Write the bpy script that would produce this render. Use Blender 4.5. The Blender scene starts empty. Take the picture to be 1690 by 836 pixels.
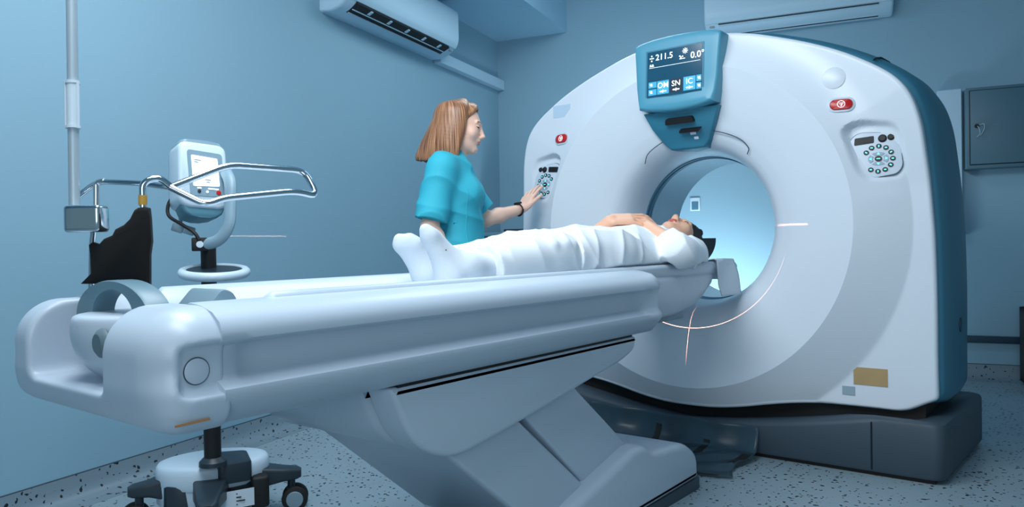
import bpy, bmesh, math, random
import numpy as np
from mathutils import Vector, Matrix

random.seed(7)
np.random.seed(7)
SC = bpy.context.scene
COL = SC.collection
PI = math.pi

# ---------------------------------------------------------------- camera
W_IMG, H_IMG = 1690.0, 836.0
FPX = 1233.2
ROLL, PITCH, YAW, YAW_ROOM = [math.radians(a) for a in (-0.9897, -0.6318, 38.0, 24.03)]
CAM_H = 0.945
F0 = np.array([-math.sin(YAW), math.cos(YAW), 0.0])
R0 = np.array([math.cos(YAW), math.sin(YAW), 0.0])
ZA = np.array([0, 0, 1.0])
CF = math.cos(PITCH) * F0 + math.sin(PITCH) * ZA
U0 = -math.sin(PITCH) * F0 + math.cos(PITCH) * ZA
CR = math.cos(ROLL) * R0 + math.sin(ROLL) * U0
CU = -math.sin(ROLL) * R0 + math.cos(ROLL) * U0
CO = np.array([0, 0, CAM_H])
AR = YAW - YAW_ROOM                                   # room is turned against the scanner
RX = np.array([math.cos(AR), math.sin(AR), 0.0])
RD = np.array([-math.sin(AR), math.cos(AR), 0.0])


def ray(px, py):
    return CF + CR * (px - 845.0) / FPX + CU * (418.0 - py) / FPX


def at_x(px, py, x):
    d = ray(px, py)
    return CO + d * x / d[0]


def at_y(px, py, y):
    d = ray(px, py)
    return CO + d * y / d[1]


def at_z(px, py, z):
    d = ray(px, py)
    return CO + d * (z - CAM_H) / d[2]


def at_d(px, py, depth):
    return CO + ray(px, py) * depth


def at_p(px, py, n, c):
    d = ray(px, py)
    return CO + d * (c - n @ CO) / (n @ d)


def RW(rx, rd, z):
    return RX * rx + RD * rd + ZA * z


cam_data = bpy.data.cameras.new('camera')
cam_data.sensor_width = 36.0
cam_data.lens = FPX * 36.0 / W_IMG
cam_data.clip_start = 0.02
cam = bpy.data.objects.new('camera', cam_data)
COL.objects.link(cam)
M = Matrix.Identity(4)
for i in range(3):
    M[i][0], M[i][1], M[i][2], M[i][3] = CR[i], CU[i], -CF[i], CO[i]
cam.matrix_world = M
SC.camera = cam


# ---------------------------------------------------------------- materials
def srgb(r, g, b):
    def f(c):
        c /= 255.0
        return c / 12.92 if c <= 0.04045 else ((c + 0.055) / 1.055) ** 2.4
    return (f(r), f(g), f(b), 1.0)


MATS = {}


def mat(name, col, rough=0.5, metal=0.0, noise=0.04, nscale=6.0, bump=0.0, bscale=60.0, emit=None, estr=1.0,
        coat=0.0, alpha=1.0, trans=0.0, sss=0.0, spec=0.5):
    """Principled material whose colour wavers a little with an object-space noise."""
    if name in MATS:
        return MATS[name]
    m = bpy.data.materials.new(name)
    m.use_nodes = True
    nt = m.node_tree
    b = nt.nodes['Principled BSDF']
    tc = nt.nodes.new('ShaderNodeTexCoord')
    nz = nt.nodes.new('ShaderNodeTexNoise')
    nz.inputs['Scale'].default_value = nscale
    nz.inputs['Detail'].default_value = 4
    nt.links.new(tc.outputs['Object'], nz.inputs['Vector'])
    mx = nt.nodes.new('ShaderNodeMix')
    mx.data_type = 'RGBA'
    c = col if len(col) == 4 else (*col, 1)
    mx.inputs[6].default_value = tuple(max(0, v * (1 - noise)) for v in c[:3]) + (1,)
    mx.inputs[7].default_value = tuple(min(1, v * (1 + noise)) for v in c[:3]) + (1,)
    nt.links.new(nz.outputs['Fac'], mx.inputs[0])
    nt.links.new(mx.outputs[2], b.inputs['Base Color'])
    b.inputs['Roughness'].default_value = rough
    b.inputs['Metallic'].default_value = metal
    b.inputs['Specular IOR Level'].default_value = spec
    b.inputs['Coat Weight'].default_value = coat
    b.inputs['Alpha'].default_value = alpha
    b.inputs['Transmission Weight'].default_value = trans
    if sss:
        b.inputs['Subsurface Weight'].default_value = sss
        b.inputs['Subsurface Radius'].default_value = (0.012, 0.005, 0.003)
        b.inputs['Subsurface Scale'].default_value = 0.6
    if emit:
        b.inputs['Emission Color'].default_value = emit if len(emit) == 4 else (*emit, 1)
        b.inputs['Emission Strength'].default_value = estr
    if bump:
        n2 = nt.nodes.new('ShaderNodeTexNoise')
        n2.inputs['Scale'].default_value = bscale
        n2.inputs['Detail'].default_value = 5
        nt.links.new(tc.outputs['Object'], n2.inputs['Vector'])
        bp = nt.nodes.new('ShaderNodeBump')
        bp.inputs['Strength'].default_value = bump
        bp.inputs['Distance'].default_value = 0.004
        nt.links.new(n2.outputs['Fac'], bp.inputs['Height'])
        nt.links.new(bp.outputs['Normal'], b.inputs['Normal'])
    MATS[name] = m
    return m


def speckle_material(name, base, scale, amount, chip):
    """Vinyl with scattered dark chips."""
    m = bpy.data.materials.new(name)
    m.use_nodes = True
    nt = m.node_tree
    b = nt.nodes['Principled BSDF']
    b.inputs['Roughness'].default_value = 0.42
    geo = nt.nodes.new('ShaderNodeNewGeometry')
    warp = nt.nodes.new('ShaderNodeTexNoise')
    warp.inputs['Scale'].default_value = scale * 0.9
    nt.links.new(geo.outputs['Position'], warp.inputs['Vector'])
    vm = nt.nodes.new('ShaderNodeVectorMath')
    vm.operation = 'MULTIPLY_ADD'
    vm.inputs[1].default_value = (1.4 / scale,) * 3
    nt.links.new(warp.outputs['Color'], vm.inputs[0])
    nt.links.new(geo.outputs['Position'], vm.inputs[2])
    vo = nt.nodes.new('ShaderNodeTexVoronoi')
    vo.inputs['Scale'].default_value = scale
    nt.links.new(vm.outputs[0], vo.inputs['Vector'])
    sep = nt.nodes.new('ShaderNodeSeparateColor')
    nt.links.new(vo.outputs['Color'], sep.inputs[0])
    sz = nt.nodes.new('ShaderNodeMath')                # chip radius from the cell's random number
    sz.operation = 'MULTIPLY_ADD'
    sz.inputs[1].default_value = chip
    sz.inputs[2].default_value = -chip * (1 - amount)
    nt.links.new(sep.outputs[0], sz.inputs[0])
    lt = nt.nodes.new('ShaderNodeMath')
    lt.operation = 'LESS_THAN'
    nt.links.new(vo.outputs['Distance'], lt.inputs[0])
    nt.links.new(sz.outputs[0], lt.inputs[1])
    big = nt.nodes.new('ShaderNodeTexNoise')
    big.inputs['Scale'].default_value = 1.3
    big.inputs['Detail'].default_value = 6
    nt.links.new(geo.outputs['Position'], big.inputs['Vector'])
    mx0 = nt.nodes.new('ShaderNodeMix')
    mx0.data_type = 'RGBA'
    mx0.inputs[6].default_value = tuple(v * 0.9 for v in base[:3]) + (1,)
    mx0.inputs[7].default_value = tuple(min(1, v * 1.1) for v in base[:3]) + (1,)
    nt.links.new(big.outputs['Fac'], mx0.inputs[0])
    mx = nt.nodes.new('ShaderNodeMix')
    mx.data_type = 'RGBA'
    mx.inputs[7].default_value = (0.008, 0.011, 0.016, 1)
    nt.links.new(lt.outputs[0], mx.inputs[0])
    nt.links.new(mx0.outputs[2], mx.inputs[6])
    nt.links.new(mx.outputs[2], b.inputs['Base Color'])
    MATS[name] = m
    return m


# ---------------------------------------------------------------- objects
def new_mesh(name, verts, faces, smooth=True, angle=None):
    me = bpy.data.meshes.new(name)
    if isinstance(verts, np.ndarray):
        verts = verts.tolist()
    me.from_pydata(verts, [], faces)
    me.validate()
    me.update()
    if smooth:
        me.polygons.foreach_set('use_smooth', [True] * len(me.polygons))
        if angle is not None:
            me.set_sharp_from_angle(angle=math.radians(angle))
    return me


def link(name, me, material, parent=None):
    o = bpy.data.objects.new(name, me)
    COL.objects.link(o)
    if material is not None:
        for mm in (material if isinstance(material, (list, tuple)) else [material]):
            me.materials.append(mm)
    if parent is not None:
        o.parent = parent
        o.matrix_parent_inverse = parent.matrix_world.inverted()
    return o


def obj(name, vf, material, parent=None, smooth=True, angle=35):
    return link(name, new_mesh(name, vf[0], vf[1], smooth, angle), material, parent)


def empty(name, loc, label, cat, group=None):
    o = bpy.data.objects.new(name, None)
    COL.objects.link(o)
    o.empty_display_size = 0.1
    o.location = Vector([float(v) for v in loc])
    o.matrix_world = Matrix.Translation(o.location)
    o['label'] = label
    o['category'] = cat
    if group:
        o['group'] = group
    return o


def tag(o, label, cat, group=None):
    o['label'] = label
    o['category'] = cat
    if group:
        o['group'] = group
    return o


def structure(o):
    o['kind'] = 'structure'
    return o


def bm_out(bm):
    bmesh.ops.recalc_face_normals(bm, faces=bm.faces)
    bm.verts.index_update()
    v = [tuple(x.co) for x in bm.verts]
    f = [[q.index for q in fc.verts] for fc in bm.faces]
    bm.free()
    return v, f


def join(*parts):
    V, Fc = [], []
    for v, f in parts:
        n = len(V)
        V += [tuple(p) for p in v]
        Fc += [[i + n for i in q] for q in f]
    return V, Fc


def frame(o, ux, uy, uz):
    """4x4 from an origin and three axes."""
    m = Matrix.Identity(4)
    for i in range(3):
        m[i][0], m[i][1], m[i][2], m[i][3] = float(ux[i]), float(uy[i]), float(uz[i]), float(o[i])
    return m


def xf(vf, m):
    return [tuple(m @ Vector([float(c) for c in p])) for p in vf[0]], vf[1]


def box(lo, hi, bev=0.0, seg=3):
    bm = bmesh.new()
    bmesh.ops.create_cube(bm, size=1)
    for v in bm.verts:
        for i in range(3):
            v.co[i] = lo[i] if v.co[i] < 0 else hi[i]
    if bev:
        bmesh.ops.bevel(bm, geom=list(bm.edges), offset=bev, segments=seg, profile=0.5, affect='EDGES')
    return bm_out(bm)


def prism(poly, a, b, axis='y', bev=0.0, seg=3):
    """polygon extruded along axis; poly coordinates are the other two axes in order."""
    bm = bmesh.new()

    def P(p, t):
        return {'x': (t, p[0], p[1]), 'y': (p[0], t, p[1]), 'z': (p[0], p[1], t)}[axis]
    A = [bm.verts.new(P(p, a)) for p in poly]
    B = [bm.verts.new(P(p, b)) for p in poly]
    n = len(poly)
    bm.faces.new(A)
    bm.faces.new(B[::-1])
    for i in range(n):
        bm.faces.new((A[i], B[i], B[(i + 1) % n], A[(i + 1) % n]))
    bmesh.ops.recalc_face_normals(bm, faces=bm.faces)
    if bev:
        caps = [e for e in bm.edges if any(len(f.verts) > 4 or f.normal.length == 0 for f in e.link_faces)]
        if n <= 4:
            caps = list(bm.edges)
        bmesh.ops.bevel(bm, geom=caps, offset=bev, segments=seg, profile=0.5, affect='EDGES')
    return bm_out(bm)


def rounded(poly, r, seg=5):
    """round the corners of a polygon (r: one radius or one per corner)."""
    out = []
    n = len(poly)
    for i in range(n):
        p = np.array(poly[i], float)
        a = np.array(poly[i - 1], float) - p
        b = np.array(poly[(i + 1) % n], float) - p
        la, lb = np.linalg.norm(a), np.linalg.norm(b)
        rr = r[i] if isinstance(r, (list, tuple)) else r
        d = min(rr, la * 0.48, lb * 0.48)
        if d <= 1e-6:
            out.append(tuple(p))
            continue
        pa, pb = p + a / la * d, p + b / lb * d
        for k in range(seg + 1):
            t = k / seg
            out.append(tuple((1 - t) ** 2 * pa + 2 * t * (1 - t) * p + t * t * pb))
    return out


def catmull(pts, n=8, closed=False):
    P = [np.array(p, float) for p in pts]
    out = []
    m = len(P)
    rng = range(m) if closed else range(m - 1)
    for i in rng:
        p1, p2 = P[i], P[(i + 1) % m]
        p0 = P[i - 1] if (closed or i > 0) else 2 * p1 - p2
        p3 = P[(i + 2) % m] if (closed or i + 2 < m) else 2 * p2 - p1
        for k in range(n):
            t = k / n
            out.append(0.5 * (2 * p1 + (p2 - p0) * t + (2 * p0 - 5 * p1 + 4 * p2 - p3) * t * t
                              + (3 * p1 - p0 - 3 * p2 + p3) * t ** 3))
    if not closed:
        out.append(P[-1])
    return out


def fillet(pts, r, seg=6):
    """3-D polyline with rounded corners."""
    P = [np.array(p, float) for p in pts]
    out = [P[0]]
    for i in range(1, len(P) - 1):
        a, b = P[i - 1] - P[i], P[i + 1] - P[i]
        la, lb = np.linalg.norm(a), np.linalg.norm(b)
        d = min(r, la * 0.48, lb * 0.48)
        pa, pb = P[i] + a / la * d, P[i] + b / lb * d
        for k in range(seg + 1):
            t = k / seg
            out.append((1 - t) ** 2 * pa + 2 * t * (1 - t) * P[i] + t * t * pb)
    out.append(P[-1])
    return out


def tube(path, rad, sides=16, caps=True, flat=None):
    """swept tube; rad is a number or a list; flat=(su, sv) squashes the section."""
    P = [np.array(p, float) for p in path]
    n = len(P)
    R = rad if isinstance(rad, (list, tuple, np.ndarray)) else [rad] * n
    T = []
    for i in range(n):
        d = P[min(i + 1, n - 1)] - P[max(i - 1, 0)]
        T.append(d / (np.linalg.norm(d) + 1e-12))
    u = np.cross(T[0], [0, 0, 1.0])
    if np.linalg.norm(u) < 1e-3:
        u = np.cross(T[0], [0, 1.0, 0])
    u /= np.linalg.norm(u)
    V, Fc = [], []
    su, sv = flat or (1, 1)
    for i in range(n):
        u = u - T[i] * (u @ T[i])
        u /= np.linalg.norm(u)
        v = np.cross(T[i], u)
        for k in range(sides):
            a = 2 * PI * k / sides
            V.append(tuple(P[i] + R[i] * (math.cos(a) * u * su + math.sin(a) * v * sv)))
    for i in range(n - 1):
        for k in range(sides):
            k2 = (k + 1) % sides
            Fc.append([i * sides + k, i * sides + k2, (i + 1) * sides + k2, (i + 1) * sides + k])
    if caps:
        Fc.append(list(range(sides))[::-1])
        Fc.append([(n - 1) * sides + k for k in range(sides)])
    return V, Fc


def lathe(prof, seg=48, o=(0, 0, 0), axis='z', closed=False):
    """profile [(radius, height)] turned about an axis."""
    V, Fc = [], []
    n = len(prof)
    for r, h in prof:
        for k in range(seg):
            a = 2 * PI * k / seg
            c, s = r * math.cos(a), r * math.sin(a)
            p = {'z': (c, s, h), 'y': (c, h, s), 'x': (h, c, s)}[axis]
            V.append((p[0] + o[0], p[1] + o[1], p[2] + o[2]))
    m = n if closed else n - 1
    for i in range(m):
        j = (i + 1) % n
        for k in range(seg):
            k2 = (k + 1) % seg
            Fc.append([i * seg + k, i * seg + k2, j * seg + k2, j * seg + k])
    if not closed:
        if prof[0][0] > 1e-6:
            Fc.append(list(range(seg))[::-1])
        if prof[-1][0] > 1e-6:
            Fc.append([(n - 1) * seg + k for k in range(seg)])
    bm = bmesh.new()
    vs = [bm.verts.new(p) for p in V]
    for q in Fc:
        try:
            bm.faces.new([vs[i] for i in q])
        except ValueError:
            pass
    bmesh.ops.remove_doubles(bm, verts=bm.verts, dist=1e-6)
    return bm_out(bm)


def loft(rings, cap0=True, cap1=True, closed=True):
    """rings: equal-length lists of points."""
    n, m = len(rings), len(rings[0])
    V = [tuple(float(c) for c in p) for r in rings for p in r]
    Fc = []
    for i in range(n - 1):
        for k in range(m if closed else m - 1):
            k2 = (k + 1) % m
            Fc.append([i * m + k, i * m + k2, (i + 1) * m + k2, (i + 1) * m + k])
    if cap0:
        Fc.append(list(range(m))[::-1])
    if cap1:
        Fc.append([(n - 1) * m + k for k in range(m)])
    bm = bmesh.new()
    vs = [bm.verts.new(p) for p in V]
    for q in Fc:
        try:
            bm.faces.new([vs[i] for i in q])
        except ValueError:
            pass
    return bm_out(bm)


def disc(r, h, seg=32, bev=0.0):
    """short cylinder on z=0..h with a soft top edge."""
    if bev:
        pr = [(0, 0), (r, 0), (r, h - bev), (r - bev * .3, h - bev * .3), (r - bev, h), (0, h)]
    else:
        pr = [(0, 0), (r, 0), (r, h), (0, h)]
    return lathe(pr, seg)


def text_mesh(s, size, m, depth=0.0004, align='LEFT', bold=0.0):
    cu = bpy.data.curves.new('text', 'FONT')
    cu.body = s
    cu.size = size
    cu.extrude = depth
    cu.offset = bold
    cu.align_x = align
    cu.resolution_u = 3
    o = bpy.data.objects.new('text', cu)
    COL.objects.link(o)
    dg = bpy.context.evaluated_depsgraph_get()
    me = o.evaluated_get(dg).to_mesh()
    V = [tuple(m @ v.co) for v in me.vertices]
    Fc = [list(p.vertices) for p in me.polygons]
    o.evaluated_get(dg).to_mesh_clear()
    bpy.data.objects.remove(o)
    bpy.data.curves.remove(cu)
    return V, Fc


# ---------------------------------------------------------------- signed-distance modelling
class Body:
    """Blend of rounded primitives, meshed by surface nets in blocks."""

    def __init__(self):
        self.pr = []

    def add(self, kind, data, c, r, k=0.02, op='u'):
        self.pr.append((kind, data, np.array(c, float), float(r), k, op))
        return self

    def cone(self, a, b, ra, rb, k=0.02, op='u'):
        a, b = np.array(a, float), np.array(b, float)
        return self.add('cone', (a, b, ra, rb), (a + b) / 2, np.linalg.norm(b - a) / 2 + max(ra, rb), k, op)

    def chain(self, pts, rad, k=0.02):
        for i in range(len(pts) - 1):
            self.cone(pts[i], pts[i + 1], rad[i], rad[i + 1], k)
        return self

    def ell(self, c, rad, rot=None, k=0.02, op='u'):
        rot = np.eye(3) if rot is None else np.array(rot, float)     # rows: local axes
        return self.add('ell', (np.array(c, float), np.array(rad, float), rot), c, max(rad), k, op)

    def rbox(self, c, half, r, rot=None, k=0.02, op='u'):
        rot = np.eye(3) if rot is None else np.array(rot, float)
        return self.add('box', (np.array(c, float), np.array(half, float), r, rot), c, np.linalg.norm(half) + r, k, op)

    def fn(self, f, c, r, k=0.02, op='u'):
        return self.add('fn', f, c, r, k, op)

    @staticmethod
    def prim(kind, D, P):
        if kind == 'cone':
            a, b, ra, rb = D
            ba = b - a
            L = ba @ ba
            t = np.clip(((P - a) @ ba) / max(L, 1e-12), 0, 1)
            q = P - a - t[:, None] * ba
            return np.sqrt((q * q).sum(1)) - (ra + (rb - ra) * t)
        if kind == 'ell':
            c, r, rot = D
            q = (P - c) @ rot.T
            k0 = np.sqrt(((q / r) ** 2).sum(1))
            k1 = np.sqrt(((q / (r * r)) ** 2).sum(1)) + 1e-9
            d = k0 * (k0 - 1) / k1
            return np.where(k0 < 0.15, -r.min() * 0.85, d)
        if kind == 'box':
            c, h, r, rot = D
            q = np.abs((P - c) @ rot.T) - (h - r)
            return np.sqrt((np.maximum(q, 0) ** 2).sum(1)) + np.minimum(q.max(1), 0) - r
        return D(P)

    def eval(self, P, c=None, R=1e9, warp=None):
        Q = P
        d = np.full(len(P), 0.2)
        for kind, D, pc, pr, k, op in self.pr:
            if c is not None and np.linalg.norm(pc - c) - pr > R + k + 0.02:
                continue
            e = self.prim(kind, D, Q)
            if op == 'u':
                if k > 0:
                    h = np.maximum(k - np.abs(d - e), 0) / k
                    d = np.minimum(d, e) - h * h * k * 0.25
                else:
                    d = np.minimum(d, e)
            elif op == 's':
                if k > 0:
                    h = np.maximum(k - np.abs(d + e), 0) / k
                    d = np.maximum(d, -e) + h * h * k * 0.25
                else:
                    d = np.maximum(d, -e)
            elif op == 'i':
                d = np.maximum(d, e)
            elif op == 'd':                       # displacement
                d = d + e
        return d

    def mesh(self, res, pad=0.03, bs=16):
        lo = np.min([p[2] - p[3] for p in self.pr if p[5] == 'u'], axis=0) - pad
        hi = np.max([p[2] + p[3] for p in self.pr if p[5] == 'u'], axis=0) + pad
        nb = np.ceil((hi - lo) / (res * bs)).astype(int) + 1
        bi = np.stack(np.meshgrid(*[np.arange(n) for n in nb], indexing='ij'), -1).reshape(-1, 3)
        cen = lo + (bi + 0.5) * bs * res
        half = bs * res * 0.5 * math.sqrt(3) * 1.15 + res * 2
        dc = np.concatenate([self.eval(cen[i:i + 20000]) for i in range(0, len(cen), 20000)])
        act = bi[np.abs(dc) < half * 1.35 + 0.012]
        NX = nb * bs + 4
        g = np.stack(np.meshgrid(*[np.arange(-1, bs + 1)] * 3, indexing='ij'), -1)   # samples, one extra below
        n1 = bs + 2
        ids, pos, quads = [], [], []

        def gid(i):
            return ((i[..., 0] + 2) * (NX[1] + 4) + i[..., 1] + 2) * (NX[2] + 4) + i[..., 2] + 2
        for b in act:
            base = b * bs
            idx = g + base
            P = lo + idx.reshape(-1, 3) * res
            c = lo + (base + bs / 2) * res
            d = self.eval(P, c, half).reshape(n1, n1, n1)
            s = d < 0
            if s.all() or not s.any():
                continue
            # cells (-1..bs-1): vertex positions
            acc = np.zeros((n1 - 1,) * 3 + (3,))
            cnt = np.zeros((n1 - 1,) * 3)
            corners = [(i, j, k) for i in (0, 1) for j in (0, 1) for k in (0, 1)]
            for ca in corners:
                for ax in range(3):
                    if ca[ax]:
                        continue
                    cb = list(ca)
                    cb[ax] = 1
                    A = d[ca[0]:n1 - 1 + ca[0], ca[1]:n1 - 1 + ca[1], ca[2]:n1 - 1 + ca[2]]
                    B = d[cb[0]:n1 - 1 + cb[0], cb[1]:n1 - 1 + cb[1], cb[2]:n1 - 1 + cb[2]]
                    cr = (A < 0) != (B < 0)
                    t = np.where(cr, A / np.where(cr, A - B, 1), 0)
                    off = np.zeros(acc.shape)
                    for q in range(3):
                        off[..., q] = ca[q] + (t if q == ax else 0)
                    acc += off * cr[..., None]
                    cnt += cr
            m = cnt > 0
            ci = np.argwhere(m)
            vp = acc[m] / cnt[m][:, None]
            gi = ci - 1 + base
            ids.append(gid(gi))
            pos.append(lo + (gi + vp) * res)
            # quads for edges whose lower sample lies in 0..bs-1
            for ax in range(3):
                sl0 = [slice(1, n1 - 1)] * 3
                sl1 = [slice(1, n1 - 1)] * 3
                sl1[ax] = slice(2, n1)
                a, c2 = s[tuple(sl0)], s[tuple(sl1)]
                e = np.argwhere(a != c2)
                if not len(e):
                    continue
                flip = a[tuple(e.T)]
                e = e + base
                u, v = [(1, 2), (2, 0), (0, 1)][ax]
                du, dv = np.eye(3, dtype=int)[u], np.eye(3, dtype=int)[v]
                q = np.stack([gid(e - du - dv), gid(e - dv), gid(e), gid(e - du)], 1)
                q[~flip] = q[~flip][:, ::-1]
                quads.append(q)
        ids = np.concatenate(ids)
        pos = np.concatenate(pos)
        quads = np.concatenate(quads)
        uid, first = np.unique(ids, return_index=True)
        V = pos[first]
        k = np.searchsorted(uid, quads)
        k = np.minimum(k, len(uid) - 1)
        ok = (uid[k] == quads).all(1)
        return V, k[ok]


def np_mesh(name, V, Q):
    me = bpy.data.meshes.new(name)
    me.vertices.add(len(V))
    me.vertices.foreach_set('co', V.astype(np.float32).ravel())
    me.loops.add(len(Q) * 4)
    me.loops.foreach_set('vertex_index', Q.astype(np.int32).ravel())
    me.polygons.add(len(Q))
    me.polygons.foreach_set('loop_start', np.arange(0, len(Q) * 4, 4, dtype=np.int32))
    me.polygons.foreach_set('use_smooth', np.ones(len(Q), dtype=bool))
    me.update(calc_edges=True)
    me.validate()
    return me


def relax(V, Q, n=2, w=0.5):
    """a few Laplacian passes take the stair steps out of a surface-nets mesh."""
    E = np.concatenate([Q[:, [0, 1]], Q[:, [1, 2]], Q[:, [2, 3]], Q[:, [3, 0]]])
    E = np.concatenate([E, E[:, ::-1]])
    for _ in range(n):
        s = np.zeros_like(V)
        c = np.zeros(len(V))
        np.add.at(s, E[:, 0], V[E[:, 1]])
        np.add.at(c, E[:, 0], 1)
        V = V + w * (s / np.maximum(c, 1)[:, None] - V)
    return V


def largest(V, Q):
    """keep only the biggest connected piece."""
    E = np.concatenate([Q[:, [0, 1]], Q[:, [1, 2]], Q[:, [2, 3]], Q[:, [3, 0]]])
    lab = np.arange(len(V))
    while True:
        n = lab.copy()
        np.minimum.at(n, E[:, 0], lab[E[:, 1]])
        np.minimum.at(n, E[:, 1], lab[E[:, 0]])
        n = n[n]
        n = n[n]
        if (n == lab).all():
            break
        lab = n
    big = np.bincount(lab).argmax()
    keep = lab == big
    if keep.all():
        return V, Q
    idx = np.cumsum(keep) - 1
    return V[keep], idx[Q[keep[Q].all(1)]]


def sdf_obj(name, body, res, material, parent=None, smooth=2, pick=None):
    V, Q = largest(*body.mesh(res))
    V = relax(V, Q, smooth)
    me = np_mesh(name, V, Q)
    o = link(name, me, material, parent)
    if pick is not None:
        cen = V[Q].mean(1)
        me.polygons.foreach_set('material_index', pick(cen).astype(np.int32))
    return o


def rot_rows(x, y, z):
    return np.array([x, y, z], float)


def unit(v):
    v = np.array(v, float)
    return v / np.linalg.norm(v)
# ================================================================ materials
M_WALL = mat('wall_paint', srgb(134, 172, 191), rough=0.75, noise=0.025, nscale=2.0, bump=0.05, bscale=300)
M_CEIL = mat('ceiling_paint', srgb(150, 192, 214), rough=0.8, noise=0.02)
M_FLOOR = speckle_material('floor_vinyl', srgb(140, 160, 170), 50.0, 0.95, 0.40)
M_COVE = speckle_material('cove_vinyl', srgb(118, 138, 150), 46.0, 0.80, 0.46)
M_DUCT = mat('dark_duct', srgb(36, 66, 84), rough=0.5)
M_WHITE = mat('white_plastic', srgb(222, 231, 240), rough=0.32, noise=0.012)
M_WHITE2 = mat('table_plastic', srgb(188, 203, 217), rough=0.34, noise=0.012)
M_BAND = mat('white_plastic_band', srgb(222, 230, 236), rough=0.4, noise=0.012)
M_TEAL = mat('teal_cover', srgb(52, 112, 136), rough=0.42, noise=0.02)
M_TEALD = mat('teal_housing', srgb(84, 158, 184), rough=0.38, noise=0.02)
M_BASE = mat('charcoal_base', srgb(58, 74, 86), rough=0.55, noise=0.04)
M_BLACK = mat('black_rubber', srgb(9, 11, 14), rough=0.6, noise=0.1)
M_GREY = mat('grey_plastic', srgb(120, 146, 160), rough=0.45, noise=0.02)
M_SEAM = mat('seam_line', srgb(60, 78, 92), rough=0.6)
M_LINER = mat('bore_liner', srgb(188, 214, 228), rough=0.35, noise=0.01)
M_RING = mat('bore_ring', srgb(70, 118, 144), rough=0.4)

# ================================================================ the room
CEIL_Z, SOFF_Z = 2.95, 2.68
WL, WB = -2.69, 5.80


def quad(name, pts, m, parent=None):
    return obj(name, ([tuple(p) for p in pts], [[0, 1, 2, 3]]), m, parent, smooth=False)


def room_box(name, rx, rd, z, m, bev=0.0, parent=None):
    v, f = box((rx[0], rd[0], z[0]), (rx[1], rd[1], z[1]), bev)
    return obj(name, ([tuple(RW(*p)) for p in v], f), m, parent)


structure(room_box('floor', (WL - .2, 3.4), (-2.5, WB + .2), (-0.1, 0), M_FLOOR))
structure(room_box('wall_left', (WL - .15, WL), (-2.5, WB), (0, CEIL_Z), M_WALL))
structure(room_box('wall_back', (WL - .15, 3.4), (WB, WB + .15), (0, CEIL_Z), M_WALL))
structure(room_box('ceiling', (WL - .15, 3.4), (-2.5, WB + .15), (CEIL_Z, CEIL_Z + .1), M_CEIL))
structure(room_box('trim_1', (WL, -2.06), (2.4, WB), (SOFF_Z, CEIL_Z), M_CEIL))      # dropped soffit in the corner


def cove(name, a, b, nrm):
    prof = [(0.0, 0.10), (0.006, 0.10), (0.009, 0.06), (0.016, 0.035), (0.032, 0.016), (0.06, 0.006), (0.10, 0.001), (0.10, 0.0), (0, 0)]
    rings = [[a + nrm * p[0] + ZA * p[1] for p in prof], [b + nrm * p[0] + ZA * p[1] for p in prof]]
    return structure(obj(name, loft(rings), M_COVE))


cove('baseboard_left', RW(WL, -2.5, 0), RW(WL, WB, 0), RX)
cove('baseboard_back', RW(WL + .1, WB, 0), RW(3.4, WB, 0), -RD)
structure(room_box('trim_2', (0.2, 1.035), (WB - .035, WB), (0.245, 0.29), M_DUCT, 0.004))   # dark cable duct low on the back wall
structure(room_box('trim_4', (WL, WL + .004), (-2.5, WB), (.0985, .104), M_SEAM))
structure(room_box('trim_3', (WL, 3.4), (WB - .004, WB), (0.098, 0.104), M_SEAM))

# ================================================================ CT scanner
XC, YG, ZI = -1.51, 3.216, 1.013


def G(x, y, z):
    return (XC + x, YG + y, ZI + z)


gantry = empty('tomography_scanner', (XC, YG + .4, 0), 'large white CT scanner with a round bore, teal sides and a charcoal base', 'medical scanner')
RIGHT = [(0, .885), (.1, .884), (.2, .874), (.32, .85), (.44, .812), (.54, .776), (.634, .736), (.71, .698), (.771, .662), (.83, .623), (.88, .583),
         (.92, .535), (.948, .48), (.966, .42), (.978, .36), (.99, .25), (1.0, .145), (1.008, .03), (1.014, -.085), (1.018, -.316),
         (1.018, -.547), (1.020, -.705)]
BOT = [(.985, -.722), (.90, -.762), (.80, -.765), (.70, -.766), (.58, -.769), (.467, -.777), (.36, -.793), (.28, -.809), (.2, -.822), (.12, -.831), (.04, -.834)]
RIGHT = [tuple(p) for p in catmull(RIGHT, 4)] + [tuple(p) for p in catmull(BOT, 5)]
OUTL = RIGHT + [(-x, z) for x, z in RIGHT[::-1]]
NT = 720
TH = np.linspace(0, 2 * PI, NT, endpoint=False)


def polar(poly):
    """radius of a star-shaped polygon for every angle in TH."""
    P = np.array(poly, float)
    Q = np.roll(P, -1, axis=0)
    d = np.stack([np.cos(TH), np.sin(TH)], 1)
    R = np.full(NT, 0.0)
    for p, q in zip(P, Q):
        e = q - p
        den = d[:, 0] * e[1] - d[:, 1] * e[0]
        den = np.where(np.abs(den) < 1e-12, 1e-12, den)
        t = (p[0] * e[1] - p[1] * e[0]) / den
        s = (p[0] * d[:, 1] - p[1] * d[:, 0]) / den
        R = np.where((s >= -1e-9) & (s <= 1 + 1e-9) & (t > 0), np.maximum(R, t), R)
    return R


def smooth_ring(R, n):
    for _ in range(n):
        R = (np.roll(R, 1) + 2 * R + np.roll(R, -1)) / 4
    return R


ROUT = smooth_ring(polar(OUTL), 1)
INN = np.array([.352, .36, .375, .40, .43, .48, .55, .65, .742])
IND = np.array([.30, .22, .155, .108, .082, .058, .036, .014, 0])


def sstep(t):
    t = np.clip(t, 0, 1)
    return t * t * (3 - 2 * t)


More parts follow.
